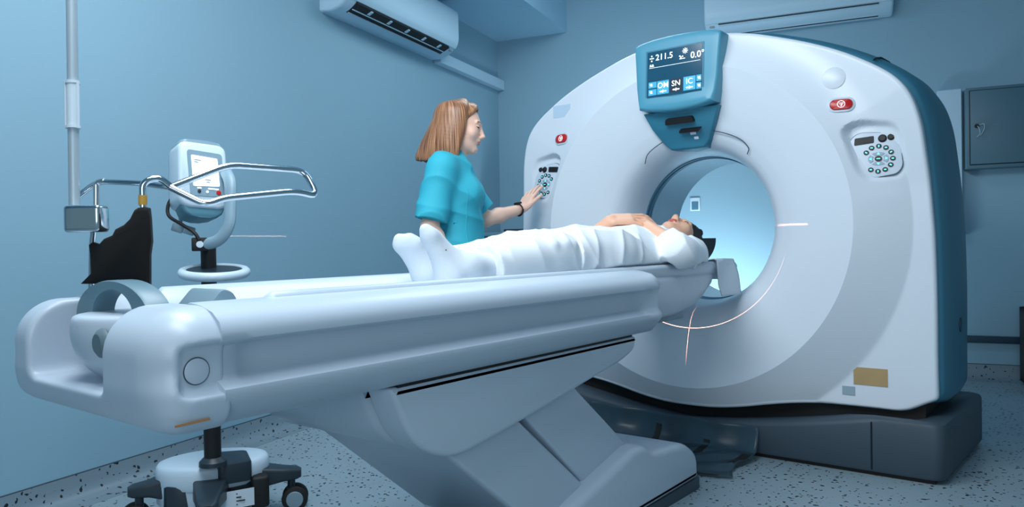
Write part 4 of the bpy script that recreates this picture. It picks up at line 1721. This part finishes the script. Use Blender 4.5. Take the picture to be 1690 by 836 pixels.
def add_head(B, F, s=1.0, neck_to=None, smile=0.0):
    """head in frame F: x right, y face, z crown; origin between the ears."""
    e = lambda c, r, k=.02, op='u', rx=0.0: B.ell(F.p(*[v * s for v in c]), np.array(r) * s, F.rows(rx), k * s, op)
    c_ = lambda a, b, ra, rb, k=.012, op='u': B.cone(F.p(*[v * s for v in a]), F.p(*[v * s for v in b]), ra * s, rb * s, k * s, op)
    e((0, -.012, .035), (.073, .092, .082), 0)
    e((0, .028, -.005), (.064, .064, .085), .03)
    e((0, .040, -.062), (.050, .048, .044), .03)
    c_((-.040, .012, -.066), (-.012, .070, -.094), .022, .017, .025)
    c_((.040, .012, -.066), (.012, .070, -.094), .022, .017, .025)
    e((0, .076, -.094), (.017, .014, .015), .02)                       # chin
    for q in (-1, 1):
        e((q * .043, .062, -.022), (.022, .020, .020), .03)            # cheek
        e((q * .031, .097, .013), (.018, .014, .012), .012, 's')       # socket
        e((q * .031, .078, .012), (.0135, .0135, .0125), .004)         # lid over the eye
        c_((q * .014, .092, .030), (q * .048, .078, .031), .0065, .005, .014)
        e((q * .075, -.006, -.006), (.009, .018, .030), .008, 'u', -.2)
        e((q * .080, .000, -.004), (.006, .009, .016), .004, 's', -.2)
        e((q * .0095, .103, -.033), (.0075, .009, .0065), .006)        # nostril wing
    c_((0, .091, .020), (0, .112, -.026), .0065, .0090, .014)
    e((0, .113, -.029), (.0095, .0085, .0085), .008)
    e((0, .090, -.050), (.024, .012, .014), .015)
    e((0, .0985, -.0545), (.021, .0065, .0048), .004)
    e((0, .0965, -.0640), (.018, .0070, .0055), .004)
    B.rbox(F.p(0, .106 * s, -.0592 * s), np.array((.021, .006, .0010)) * s, .0008 * s, F.rows(), .003 * s, 's')
    e((0, .094, -.077), (.020, .006, .006), .008, 's')


def head_pick(F, s=1.0, brow_z=.031):
    def pick(C):
        L = F.inv(C) / s
        out = np.zeros(len(C), int)
        near = (np.abs(L[:, 0]) < .06) & (L[:, 1] > .05) & (np.abs(L[:, 2]) < .1)
        lx = np.abs(L[:, 0])
        lip = near & (((L[:, 0] / .022) ** 2 + ((L[:, 2] + .0592) / .0100) ** 2) < 1) & (L[:, 1] > .082)
        out[lip] = 1
        bz = brow_z + .004 * np.sin((lx - .012) / .040 * PI)
        out[near & (lx > .012) & (lx < .050) & (np.abs(L[:, 2] - bz) < .0032)] = 2
        lz = .0075 - ((lx - .031) / .016) ** 2 * -.003
        out[near & (np.abs(lx - .031) < .0155) & (np.abs(L[:, 2] - lz) < .0022)] = 3
        return out
    return pick


def add_hand(B, w, f, n, side_, curl=(.15, .25, .2), spread=.0, s=1.0, thumb=(.62, .72, -.12), tcurl=.25):
    """w wrist, f towards the fingers, n out of the back of the hand, side_ towards the thumb."""
    f, n = unit(f), unit(n)
    t = unit(side_ - f * (np.dot(side_, f)))
    n = unit(n - f * (n @ f) - t * (n @ t))
    w = np.array(w, float)
    R = np.array([t, f, n])
    B.rbox(w + f * .050 * s, np.array((.039, .047, .0125)) * s, .012 * s, R, .012)
    B.ell(w + f * .03 * s + t * .022 * s - n * .008 * s, np.array((.020, .032, .014)) * s, R, .012)
    L = [(.030, .098, (.042, .026, .020), .0086), (.010, .102, (.046, .029, .021), .0088), (-.011, .098, (.042, .027, .020), .0084), (-.030, .090, (.033, .020, .018), .0074)]
    for i, (off, base, seg, r) in enumerate(L):
        a0 = w + (t * off + f * (base - .022)) * s
        p = w + (t * off * 1.04 + f * base) * s
        fan = t * (spread * (off / .030))
        cur = 0.0
        B.cone(a0, p, r * 1.12 * s, r * 1.05 * s, .006)
        cc = curl[i] if isinstance(curl[0], (list, tuple)) else curl
        for j, l in enumerate(seg):
            cur += cc[j]
            d = unit((f + fan) * math.cos(cur) - n * math.sin(cur))
            q = p + d * l * s
            B.cone(p, q, r * (1.03 - j * .10) * s, r * (.94 - j * .10) * s, .003)
            p = q
    p = w + f * .022 * s + t * .030 * s - n * .004 * s
    d = unit(t * thumb[0] + f * thumb[1] + n * thumb[2])
    for j, (l, ra, rb_) in enumerate(((.040, .0125, .0105), (.030, .0104, .0092), (.024, .0092, .0074))):
        q = p + d * l * s
        B.cone(p, q, ra * s, rb_ * s, .005)
        d = unit(d + f * tcurl * .6 - t * tcurl * .3 - n * tcurl * .35)
        p = q


def folds(amp, waves):
    """gentle ridged displacement for cloth: waves = [(direction, frequency, phase)]."""
    W = [(unit(d), fr, ph) for d, fr, ph in waves]

    def f(P):
        s = np.zeros(len(P))
        for i, (d, fr, ph) in enumerate(W):
            u = P @ d * fr + ph + 1.1 * np.sin(P @ np.roll(d, 1) * fr * .37 + i)
            s += (1 - np.abs(np.sin(u))) ** 2 * (.6 + .4 * np.sin(P @ np.roll(d, 2) * fr * .23 + ph))
        return -amp * s / len(W) * 1.6
    return f


# ---------------------------------------------------------------- patient
def on_pad(B, lift=.003):
    """keep a lying body above the mattress"""
    f = lambda P: np.interp(np.abs(P[:, 0] - XC), [0, .08, .135, .17, .18, .19, .205, .218, .240, .262, .29], [.8285, .8315, .840, .8532, .856, .856, .862, .869, .871, .858, .5]) + lift - P[:, 2]
    B.fn(f, (PX0, 2.4, .8), 1.6, 0, 'i')


PX0 = XC + .015
pat = empty('person', (PX0, 2.4, .83), 'person lying on the table in a white gown with hands on the belly', 'person')
HP = Frame((PX0 + .005, 3.125, .952), np.cross(unit((.10, -.10, 1)), unit((0, 1, .10))), (.10, -.10, 1), (0, 1, .10))
B = Body()
add_head(B, HP, 1.0)
B.cone((PX0, 3.06, .925), (PX0, 2.96, .915), .052, .058, .03)
B.ell((PX0, 2.80, .918), (.165, .20, .088), None, .04)
B.ell((PX0, 2.52, .912), (.150, .20, .082), None, .05)
B.ell((PX0, 2.34, .905), (.165, .17, .082), None, .05)
lsh, lel, lwr = np.array((PX0 + .170, 2.890, .890)), np.array((PX0 + .250, 2.625, .908)), np.array((PX0 + .040, 2.745, 1.020))
rsh, rel, rwr = np.array((PX0 - .170, 2.890, .892)), np.array((PX0 - .235, 2.62, .893)), np.array((PX0 - .060, 2.640, 1.034))
for sh, el, wr in ((lsh, lel, lwr), (rsh, rel, rwr)):
    B.cone((PX0, 2.90, .908), sh, .06, .052, .03)
    B.cone(sh, el, .052, .042, .02)
    B.cone(el, el + (wr - el) * .35, .041, .041, .02)
    B.cone(el + (wr - el) * .35, wr, .041, .026, .02)
lknee, lank = np.array((PX0 + .095, 1.965, .897)), np.array((PX0 + .105, 1.58, .876))
rknee, rank = np.array((PX0 - .100, 2.05, .908)), np.array((PX0 - .088, 1.685, .876))
FEET = []
for hipx, kn, an, wd_, lean in ((.085, lknee, lank, (.62, -.78, 0), (-.045, -.105, .096)), (-.085, rknee, rank, (.75, .66, 0), (-.030, -.125, .078))):
    B.chain([(PX0 + hipx, 2.34, .90), kn, kn + (an - kn) * .35, an], [.082, .054, .054, .036], .03)
    hl = an + (-.004, -.070, -.020)
    lean = np.array(lean)
    FEET.append((kn, an, hl, unit(wd_), lean))
    B.cone(an, hl, .032, .030, .02)
    B.cone(hl, an + lean * .9, .024, .018, .02)
# right hand resting over the left wrist, left hand below it
add_hand(B, rwr + (0, 0, .008), (.74, .62, .02), (.28, -.45, .85), (-.5, .8, .45), curl=[(.10, .30, .25), (.14, .32, .25), (.20, .36, .28), (.28, .40, .3)], spread=.22, thumb=(.6, .8, -.2))
add_hand(B, lwr, (-.80, -.58, -.06), (.1, .1, 1), (0, 1, .0), curl=[(.1, .2, .2)] * 4, thumb=(.55, .8, -.2), s=.95)
on_pad(B, .006)
pb = sdf_obj('body', B, PRES, [M_SKIN2, mat('lips_red', srgb(198, 92, 84), rough=.4), M_LASH, M_LASH], pat, 2, head_pick(HP))

# gown: tunic with sleeves
B = Body()
B.ell((PX0, 2.78, .920), (.182, .200, .100), None, 0)
B.ell((PX0, 2.55, .912), (.176, .23, .090), None, .05)
B.ell((PX0, 2.33, .908), (.190, .20, .094), None, .05)
B.rbox((PX0, 2.50, .868), (.190, .30, .030), .03, None, .05)
B.cone((PX0 + .09, 2.36, .90), (PX0 + .10, 2.07, .900), .098, .078, .03)
B.cone((PX0 - .09, 2.36, .90), (PX0 - .10, 2.12, .910), .098, .080, .03)
B.cone((PX0, 2.95, .912), (PX0, 3.005, .918), .085, .066, .05)
for sh, el, wr in ((lsh, lel, lwr), (rsh, rel, rwr)):
    B.cone((PX0, 2.90, .908), sh, .082, .066, .04)
    B.cone(sh, el, .066, .060, .03)
    B.cone(el, el + (wr - el) * .20, .062, .060, .015)
B.fn(lambda P: 2.075 - P[:, 1] + .012 * np.sin(P[:, 0] * 40), (PX0, 2.0, .9), .45, 0, 'i')
B.fn(folds(.018, [((.8, .5, .5), 26, .3), ((-.9, .55, .2), 22, 1.7), ((.2, .9, -.6), 26, .9)]), (PX0, 2.6, .9), .75, 0, 'd')
B.cone(np.array((PX0, 3.06, .995)), np.array((PX0, 3.16, 1.05)), .060, .08, .01, 's')
on_pad(B)
sdf_obj('gown', B, .0042, M_GOWN, pat, 1)
# crossed front edge and side seam of the gown
B = Body()
for sx, a, b in ((1, lknee, lank), (-1, rknee, rank)):
    top = np.array((PX0 + sx * .088, 2.25, .895))
    hem = a + (b - a) * (.80 if sx > 0 else .86)
    B.chain([top, a + (0, 0, .004), hem], [.088, .070, .060], .03)
    B.cone(a + (0, .05, .012), hem + (0, 0, -.01), .066, .062, .03)
    u = unit(b - a)
    B.fn((lambda h, u: lambda P: np.where(np.abs(P[:, 0] - h[0]) < .093, (P - h) @ u - .004 * np.sin(P[:, 0] * 70), -1.0))(hem, u), hem, .2, 0, 'i')
    # bunched cloth over the knee
    for q in range(3):
        y = a[1] - .07 + q * .055
        B.cone((a[0] - .05, y, a[2] + .055), (a[0] + .055, y + .035, a[2] + .045), .011, .013, .02)
B.fn(folds(.016, [((.7, .7, .2), 19, .1), ((-.9, .7, .3), 16, 1.1), ((.9, .25, .5), 26, 2.0)]), (PX0, 2.0, .9), .7, 0, 'd')
on_pad(B)
sdf_obj('trousers', B, .0042, M_GOWN, pat, 1)
for kn, an, hl, wd_, lean in FEET:
    B = Body()
    B.cone(kn + (an - kn) * .70, an, .047, .041, 0)
    B.cone(an, hl, .042, .037, .03)
    B.ell(hl + (0, -.006, -.003), (.034, .032, .034), None, .02)
    for q in (-1, 1):
        ball = an + lean + wd_ * q * .019
        B.cone(hl + wd_ * q * .010 + (0, -.004, .004), ball, .027, .021, .03)
        B.cone(ball, an + lean * (1.14, 1.10, 1.22) + wd_ * q * (.016 + .004 * q), .021, .0135, .02)
    B.cone(an + (0, -.025, .006), an + lean * .80, .034, .019, .03)
    on_pad(B)
    sdf_obj('sock', B, .004, M_SOCK, pat, 2)
B = Body()
hp = HP
B.ell(hp.p(0, -.018, .052), (.088, .104, .098), hp.rows(), 0)
B.ell(hp.p(0, .115, -.042), (.064, .09, .112), hp.rows(), .012, 's')
B.ell(hp.p(0, .05, -.14), (.09, .14, .10), hp.rows(), .012, 's')
for q in (-1, 1):
    B.cone(hp.p(q * .070, .035, .07), hp.p(q * .078, -.005, -.03), .016, .012, .012)
B.fn(folds(.004, [((1, .2, .3), 160, 0), ((.3, 1, .2), 190, 1)]), hp.o, .2, 0, 'd')
sdf_obj('hair', B, .003, M_BLACKHAIR, pat, 1)
# black head rest
hr = empty('head_holder', (PX0, 3.20, .83), 'black padded head holder around the head of the lying person', 'head holder')
pts = []
for a in np.linspace(-1.6, 1.6, 27):
    pts.append(np.array((PX0 + .110 * math.sin(a), 3.20, .958 - .122 * math.cos(a))))
rings = []
for y, s in ((3.125, .97), (3.135, 1), (3.275, 1), (3.29, .97)):
    inn = [p * [1, 0, 1] + np.array((0, y, 0)) for p in pts]
    outp = [np.array((PX0 + .121 * s * math.sin(a), y, .958 - .127 * s * math.cos(a))) for a in np.linspace(-1.6, 1.6, 27)]
    rings.append(inn + outp[::-1])
obj('cradle_pad', loft(rings), M_BLACK, hr, angle=50)
obj('cradle_stem', box((PX0 - .04, 3.14, .8290), (PX0 + .04, 3.225, .834), .004, 2), M_GREY, hr)

# ---------------------------------------------------------------- nurse
fwd = np.array([.80, .60, 0])
rgt = np.array([.60, -.80, 0])
NO = np.array([-2.352, 2.625, 0])
NF = Frame(NO, rgt, fwd, (0, 0, 1))
nurse = empty('person', NO, 'person in turquoise scrubs with auburn bob touching the left control panel', 'person')
HN = Frame(NF.p(0, .006, 1.500), rgt, fwd * math.cos(.16) - ZA * math.sin(.16), ZA * math.cos(.16) + fwd * math.sin(.16))
B = Body()
add_head(B, HN, .985)
B.cone(NF.p(0, -.012, 1.44), NF.p(0, -.035, 1.315), .048, .056, .025)
B.ell(NF.p(0, -.04, 1.20), (.150, .100, .165), NF.R, .04)
for q in (-1, 1):
    B.ell(NF.p(q * .066, .038, 1.185), (.062, .058, .060), NF.R, .04)
B.ell(NF.p(0, -.035, 1.02), (.128, .095, .16), NF.R, .05)
B.ell(NF.p(0, -.045, .86), (.160, .112, .13), NF.R, .05)
nrs, nre, nrw = NF.p(.155, -.070, 1.285), NF.p(.200, -.122, 1.035), NF.p(.190, -.050, .900)
nls = NF.p(-.158, -.03, 1.285)
nlw = at_y(862, 344, 3.115)
nle = np.array(at_d(806, 360, 3.74)) + np.array((-.02, 0.0, -.005))
for sh, el, wr in ((nrs, nre, nrw), (nls, nle, nlw)):
    B.cone(NF.p(0, -.045, 1.29), sh, .060, .052, .03)
    B.cone(sh, el, .048, .037, .02)
    B.cone(el, el + (wr - el) * .35, .037, .037, .02)
    B.cone(el + (wr - el) * .35, wr, .037, .0245, .02)
add_hand(B, nrw, NF.R[1] * .75 - ZA * .66, NF.R[0], NF.R[1] + ZA * .3, curl=(.2, .3, .25), s=.95)
tip = at_y(887, 300, 3.262)
hf = unit(np.array(at_y(884, 305, 3.245)) - nlw)
add_hand(B, nlw, hf, (-.05, -1, .25), (1, .0, .05), curl=[(.06, .12, .1), (.05, .10, .1), (.10, .16, .12), (.12, .2, .14)], spread=.12, s=.98, thumb=(.5, .85, .0), tcurl=.12)
for q in (-1, 1):
    B.chain([NF.p(q * .085, -.045, .82), NF.p(q * .088, -.02, .46), NF.p(q * .09, -.05, .28), NF.p(q * .09, -.06, .07)], [.085, .056, .054, .036], .03)
    B.cone(NF.p(q * .09, -.07, .045), NF.p(q * .10, .11, .035), .036, .028, .03)
sdf_obj('body', B, PRES, [M_SKIN, M_LIP, M_BROW, M_LASH], nurse, 2, head_pick(HN, .985))

B = Body()
B.ell(NF.p(0, -.045, 1.205), (.172, .120, .168), NF.R, 0)
for q in (-1, 1):
    B.ell(NF.p(q * .066, .040, 1.185), (.068, .068, .068), NF.R, .05)
B.ell(NF.p(0, -.028, 1.02), (.152, .125, .19), NF.R, .06)
B.ell(NF.p(0, -.03, .86), (.182, .135, .17), NF.R, .06)
B.cone(NF.p(0, -.035, 1.30), NF.p(0, -.025, 1.352), .085, .066, .03)
for sh, el, fr in ((nrs, nre, .88), (nls, nle, .80)):
    B.cone(NF.p(0, -.045, 1.285), sh, .082, .066, .04)
    B.cone(sh, sh + (el - sh) * (fr + .25), .066, .070, .03)
    u = unit(el - sh)
    L = np.linalg.norm(el - sh) * fr
    B.fn((lambda sh, u, L: lambda P: np.where(np.linalg.norm(P - (sh + u * (L + .06)), axis=1) < .135, np.where(np.linalg.norm((P - sh) - ((P - sh) @ u)[:, None] * u, axis=1) < .085, (P - sh) @ u - L, -1.0), -1.0))(sh, u, L), sh + u * L, .2, 0, 'i')
B.cone(NF.p(0, .02, 1.37), NF.p(0, .09, 1.285), .055, .028, .012, 's')
B.fn(lambda P: .73 - P[:, 2], NF.p(0, 0, .7), .35, 0, 'i')
B.fn(folds(.019, [((.5, .3, .9), 17, .3), ((-.4, .6, .8), 21, 1.7), ((.9, -.5, .25), 19, .4)]), NF.p(0, 0, 1.05), .55, 0, 'd')
sdf_obj('scrub_top', B, .0042, M_SCRUB, nurse, 1)


def surf_line(body, pts, push):
    """pull points onto a body's surface along a direction."""
    out = []
    for p in pts:
        q = np.array(p, float)
        for _ in range(24):
            d = body.eval(q[None])[0]
            q = q - push * (-d) if False else q + push * d * -1
        out.append(q)
    return out


pk = surf_line(B, [NF.p(.012, .22, z) for z in np.linspace(1.27, .75, 26)], fwd)
obj('placket', tube(pk, .0035, 8, flat=(2.2, 1)), M_SCRUB, nurse)
sm_ = surf_line(B, [NF.p(.20, .085, z) for z in np.linspace(1.20, .75, 24)], unit(rgt + fwd * .75))
obj('side_seam', tube(sm_, .0022, 8), M_SCRUB, nurse)
B = Body()
for q in (-1, 1):
    B.chain([NF.p(q * .085, -.045, .86), NF.p(q * .09, -.02, .46), NF.p(q * .092, -.05, .10)], [.115, .085, .082], .02)
B.ell(NF.p(0, -.045, .86), (.175, .128, .12), NF.R, .05)
B.fn(lambda P: .085 - P[:, 2], NF.p(0, 0, .1), .4, 0, 'i')
B.fn(folds(.007, [((.5, .3, 1), 20, .3), ((-.4, .6, .8), 26, 1.7)]), NF.p(0, 0, .5), .7, 0, 'd')
sdf_obj('trousers', B, .006, M_SCRUB, nurse, 2)
M_SHOE = mat('white_shoe', srgb(200, 206, 210), rough=.5)
for q in (-1, 1):
    B = Body()
    B.cone(NF.p(q * .09, -.075, .045), NF.p(q * .095, .06, .042), .043, .042, 0)
    B.cone(NF.p(q * .095, .06, .042), NF.p(q * .10, .13, .035), .042, .034, .03)
    B.rbox(NF.p(q * .095, .03, .015), (.042, .13, .015), .012, NF.R, .02)
    B.fn(lambda P: -P[:, 2] + .001, NF.p(q * .09, 0, 0), .3, 0, 'i')
    sdf_obj('shoe', B, .005, M_SHOE, nurse, 2)
# hair: strands fanned from the parting down to the collar
B = Body()
H = HN
B.ell(H.p(0, -.018, .042), (.078, .095, .082), H.rows(), 0)
rng = random.Random(3)
for i in range(64):
    a = math.radians(-113 + 226 * i / 63)              # 0 = back of the head
    sx, sy = math.sin(a), -math.cos(a)
    p0 = (sx * .012, -.005 + .035 * max(sy, 0), .119)
    p1 = (sx * .068, -.018 + sy * .084, .080)
    p2 = (sx * .084, -.022 + sy * .098, .008)
    jit = rng.uniform(-.010, .010)
    hem = -.178 + .012 * rng.random() + .018 * max(0, sy)
    back = max(0, -sy)
    p3 = (sx * (.092 + .006 * back), -.028 + sy * (.100 + .024 * back) + jit * .3, -.085)
    p4 = (sx * (.092 + .010 * back) + jit * .3, -.030 + sy * (.098 + .050 * back) + jit, hem)
    P5 = catmull([H.p(*p) for p in (p0, p1, p2, p3, p4)], 6)
    rr = np.interp(np.linspace(0, 1, len(P5)), [0, .25, .5, .8, 1], [.010, .0125, .0135, .0125, .006])
    for j in range(len(P5) - 1):
        B.cone(P5[j], P5[j + 1], rr[j], rr[j + 1], .010)
for q in (-1, 1):                                      # fringe swept to the temple
    for t in range(5):
        P5 = catmull([H.p(q * (.004 + .004 * t), .040 - .012 * t, .116 - .002 * t), H.p(q * (.03 + .004 * t), .060 - .014 * t, .098), H.p(q * .060, .042 - .012 * t, .066), H.p(q * .077, .004 - .010 * t, .015)], 4)
        for j in range(len(P5) - 1):
            B.cone(P5[j], P5[j + 1], .0075, .0075, .008)
B.ell(H.p(0, -.065, -.06), (.082, .072, .115), H.rows(), .02)
B.cone(H.p(0, .05, -.05), H.p(0, .12, -.05), .055, .075, .012, 's')
B.cone(H.p(0, .06, -.12), H.p(0, -.02, -.19), .062, .055, .012, 's')
sdf_obj('hair', B, .0028, M_HAIR, nurse, 1)
# wrist watch
u = unit(nlw - nle)
wc = nlw - u * .022
v1 = unit(np.cross(u, ZA))
v2 = np.cross(u, v1)
ringp = []
for a in np.linspace(0, 2 * PI, 33):
    ringp.append(wc + (v1 * math.cos(a) + v2 * math.sin(a)) * .0305)
wr_ = obj('watch_strap', tube(ringp, .010, 10, caps=False, flat=(.25, 1)), M_BLACK, nurse)
dv = unit(np.array((-.1, -.35, .93)) - u * (np.array((-.1, -.35, .93)) @ u))
obj('watch_face', xf(box((-.016, -.016, -.005), (.016, .016, .006), .004, 3), frame(wc + dv * .033, u, np.cross(dv, u), dv)), M_DISP, wr_)
# ================================================================ light
def area(name, loc, target, size, power, col=(1, 1, 1), sy=None, spread=None):
    l = bpy.data.lights.new(name, 'AREA')
    l.energy = power
    l.color = col
    l.shape = 'RECTANGLE'
    l.size = size
    l.size_y = sy or size
    if spread:
        l.spread = math.radians(spread)
    o = bpy.data.objects.new(name, l)
    COL.objects.link(o)
    o.location = Vector([float(v) for v in loc])
    d = Vector([float(a - b) for a, b in zip(target, loc)])
    o.rotation_euler = d.to_track_quat('-Z', 'Y').to_euler()
    return o


w = bpy.data.worlds.new('world')
SC.world = w
w.use_nodes = True
w.node_tree.nodes['Background'].inputs[0].default_value = srgb(158, 194, 212)
w.node_tree.nodes['Background'].inputs[1].default_value = 0.46
area('ceiling_lamp', (-1.75, 1.2, 2.85), (-1.7, 1.7, .8), 1.3, 54, (.90, .96, 1.0), 1.0)
area('ceiling_lamp_front', (-.9, .5, 2.85), (-1.2, 2.4, 0.9), 1.2, 58, (.90, .96, 1.0), 1.0)
area('back_wall_fill', tuple(RW(-1.45, 4.1, 2.88)), tuple(RW(-1.6, 4.4, 1.0)), .9, 20, (.84, .95, 1.0), .6)  # added fill without a fixture, brightens the back wall and the nurse's corner
area('room_fill', (.7, -1.3, 1.5), (-1.2, 2.2, .6), 1.6, 26, (.88, .95, 1.0), 1.2)
area('bore_wall_fill', tuple(RW(-.95, WB - .75, .25)), tuple(RW(-1.0, WB, .50)), .9, 32, (.80, .93, 1.0), .3)  # added unseen light behind the scanner, whitens the wall seen through the bore


# alignment lasers: point sources whose beams are thin fans
class NB:
    def __init__(self, nt):
        self.nt = nt

    def m(self, op, a, b=None, c=None):
        n = self.nt.nodes.new('ShaderNodeMath')
        n.operation = op
        for k, v in enumerate((a, b, c)):
            if v is None:
                continue
            if isinstance(v, (int, float)):
                n.inputs[k].default_value = v
            else:
                self.nt.links.new(v, n.inputs[k])
        return n.outputs[0]


def laser(name, loc, power, build):
    l = bpy.data.lights.new(name, 'POINT')
    l.energy = power
    l.shadow_soft_size = 0.0
    l.color = (1.0, .42, .28)
    l.use_nodes = True
    nt = l.node_tree
    em = [n for n in nt.nodes if n.type == 'EMISSION'][0]
    g = nt.nodes.new('ShaderNodeNewGeometry')
    sp_ = nt.nodes.new('ShaderNodeSeparateXYZ')
    nt.links.new(g.outputs['Incoming'], sp_.inputs[0])
    k = NB(nt)
    out = build(k, *sp_.outputs[:3])
    nt.links.new(out, em.inputs['Strength'])
    o = bpy.data.objects.new(name, l)
    COL.objects.link(o)
    o.location = Vector([float(v) for v in loc])
    return o


LS = np.array((XC, 2.95, .50))
LD = 3.284 - LS[1]


def cross_beam(k, x, y, z):
    u, v = k.m('DIVIDE', x, y), k.m('DIVIDE', z, y)
    a = k.m('LESS_THAN', k.m('ABSOLUTE', u), .0021)
    a = k.m('MULTIPLY', a, k.m('LESS_THAN', v, .45))
    a = k.m('MULTIPLY', a, k.m('SMOOTH_MIN', k.m('MAXIMUM', k.m('MULTIPLY_ADD', v, 1.6, .75), 0.0), 1.0, .2))
    w_ = k.m('SUBTRACT', v, float((ZI - LS[2]) / LD))
    r = k.m('SQRT', k.m('ADD', k.m('MULTIPLY', u, u), k.m('MULTIPLY', w_, w_)))
    b = k.m('LESS_THAN', k.m('ABSOLUTE', k.m('SUBTRACT', r, float(.47 / LD))), .0027)
    b = k.m('MULTIPLY', b, k.m('LESS_THAN', v, float((ZI - .10 - LS[2]) / LD)))
    return k.m('MULTIPLY', k.m('MAXIMUM', a, b), 4.0)


laser('alignment_laser', LS, 12.0, cross_beam)
L2 = np.array((1.0, -.20, ZI))
wa, wb_ = at_p(372, 399, RX, WL) - L2, at_p(472, 399, RX, WL) - L2
ga, gb = at_y(1284, 372, YG + .08) - L2, at_y(1332, 370, YG + .04) - L2


def level_beam(k, x, y, z):
    u, v = k.m('DIVIDE', x, y), k.m('DIVIDE', z, y)
    a = k.m('LESS_THAN', k.m('ABSOLUTE', v), .0013)
    win = None
    for p, q in ((wa, wb_), (ga, gb)):
        lo, hi = sorted((float(p[0] / p[1]), float(q[0] / q[1])))
        t = k.m('MULTIPLY', k.m('GREATER_THAN', u, lo), k.m('LESS_THAN', u, hi))
        win = t if win is None else k.m('MAXIMUM', win, t)
    return k.m('MULTIPLY', k.m('MULTIPLY', a, win), 30.0)


laser('level_laser', L2, 60.0, level_beam)
SC.view_settings.view_transform = 'Standard'
SC.view_settings.look = 'None'
SC.view_settings.gamma = 1.0
SC.view_settings.use_curve_mapping = False
SC.view_settings.exposure = -0.22
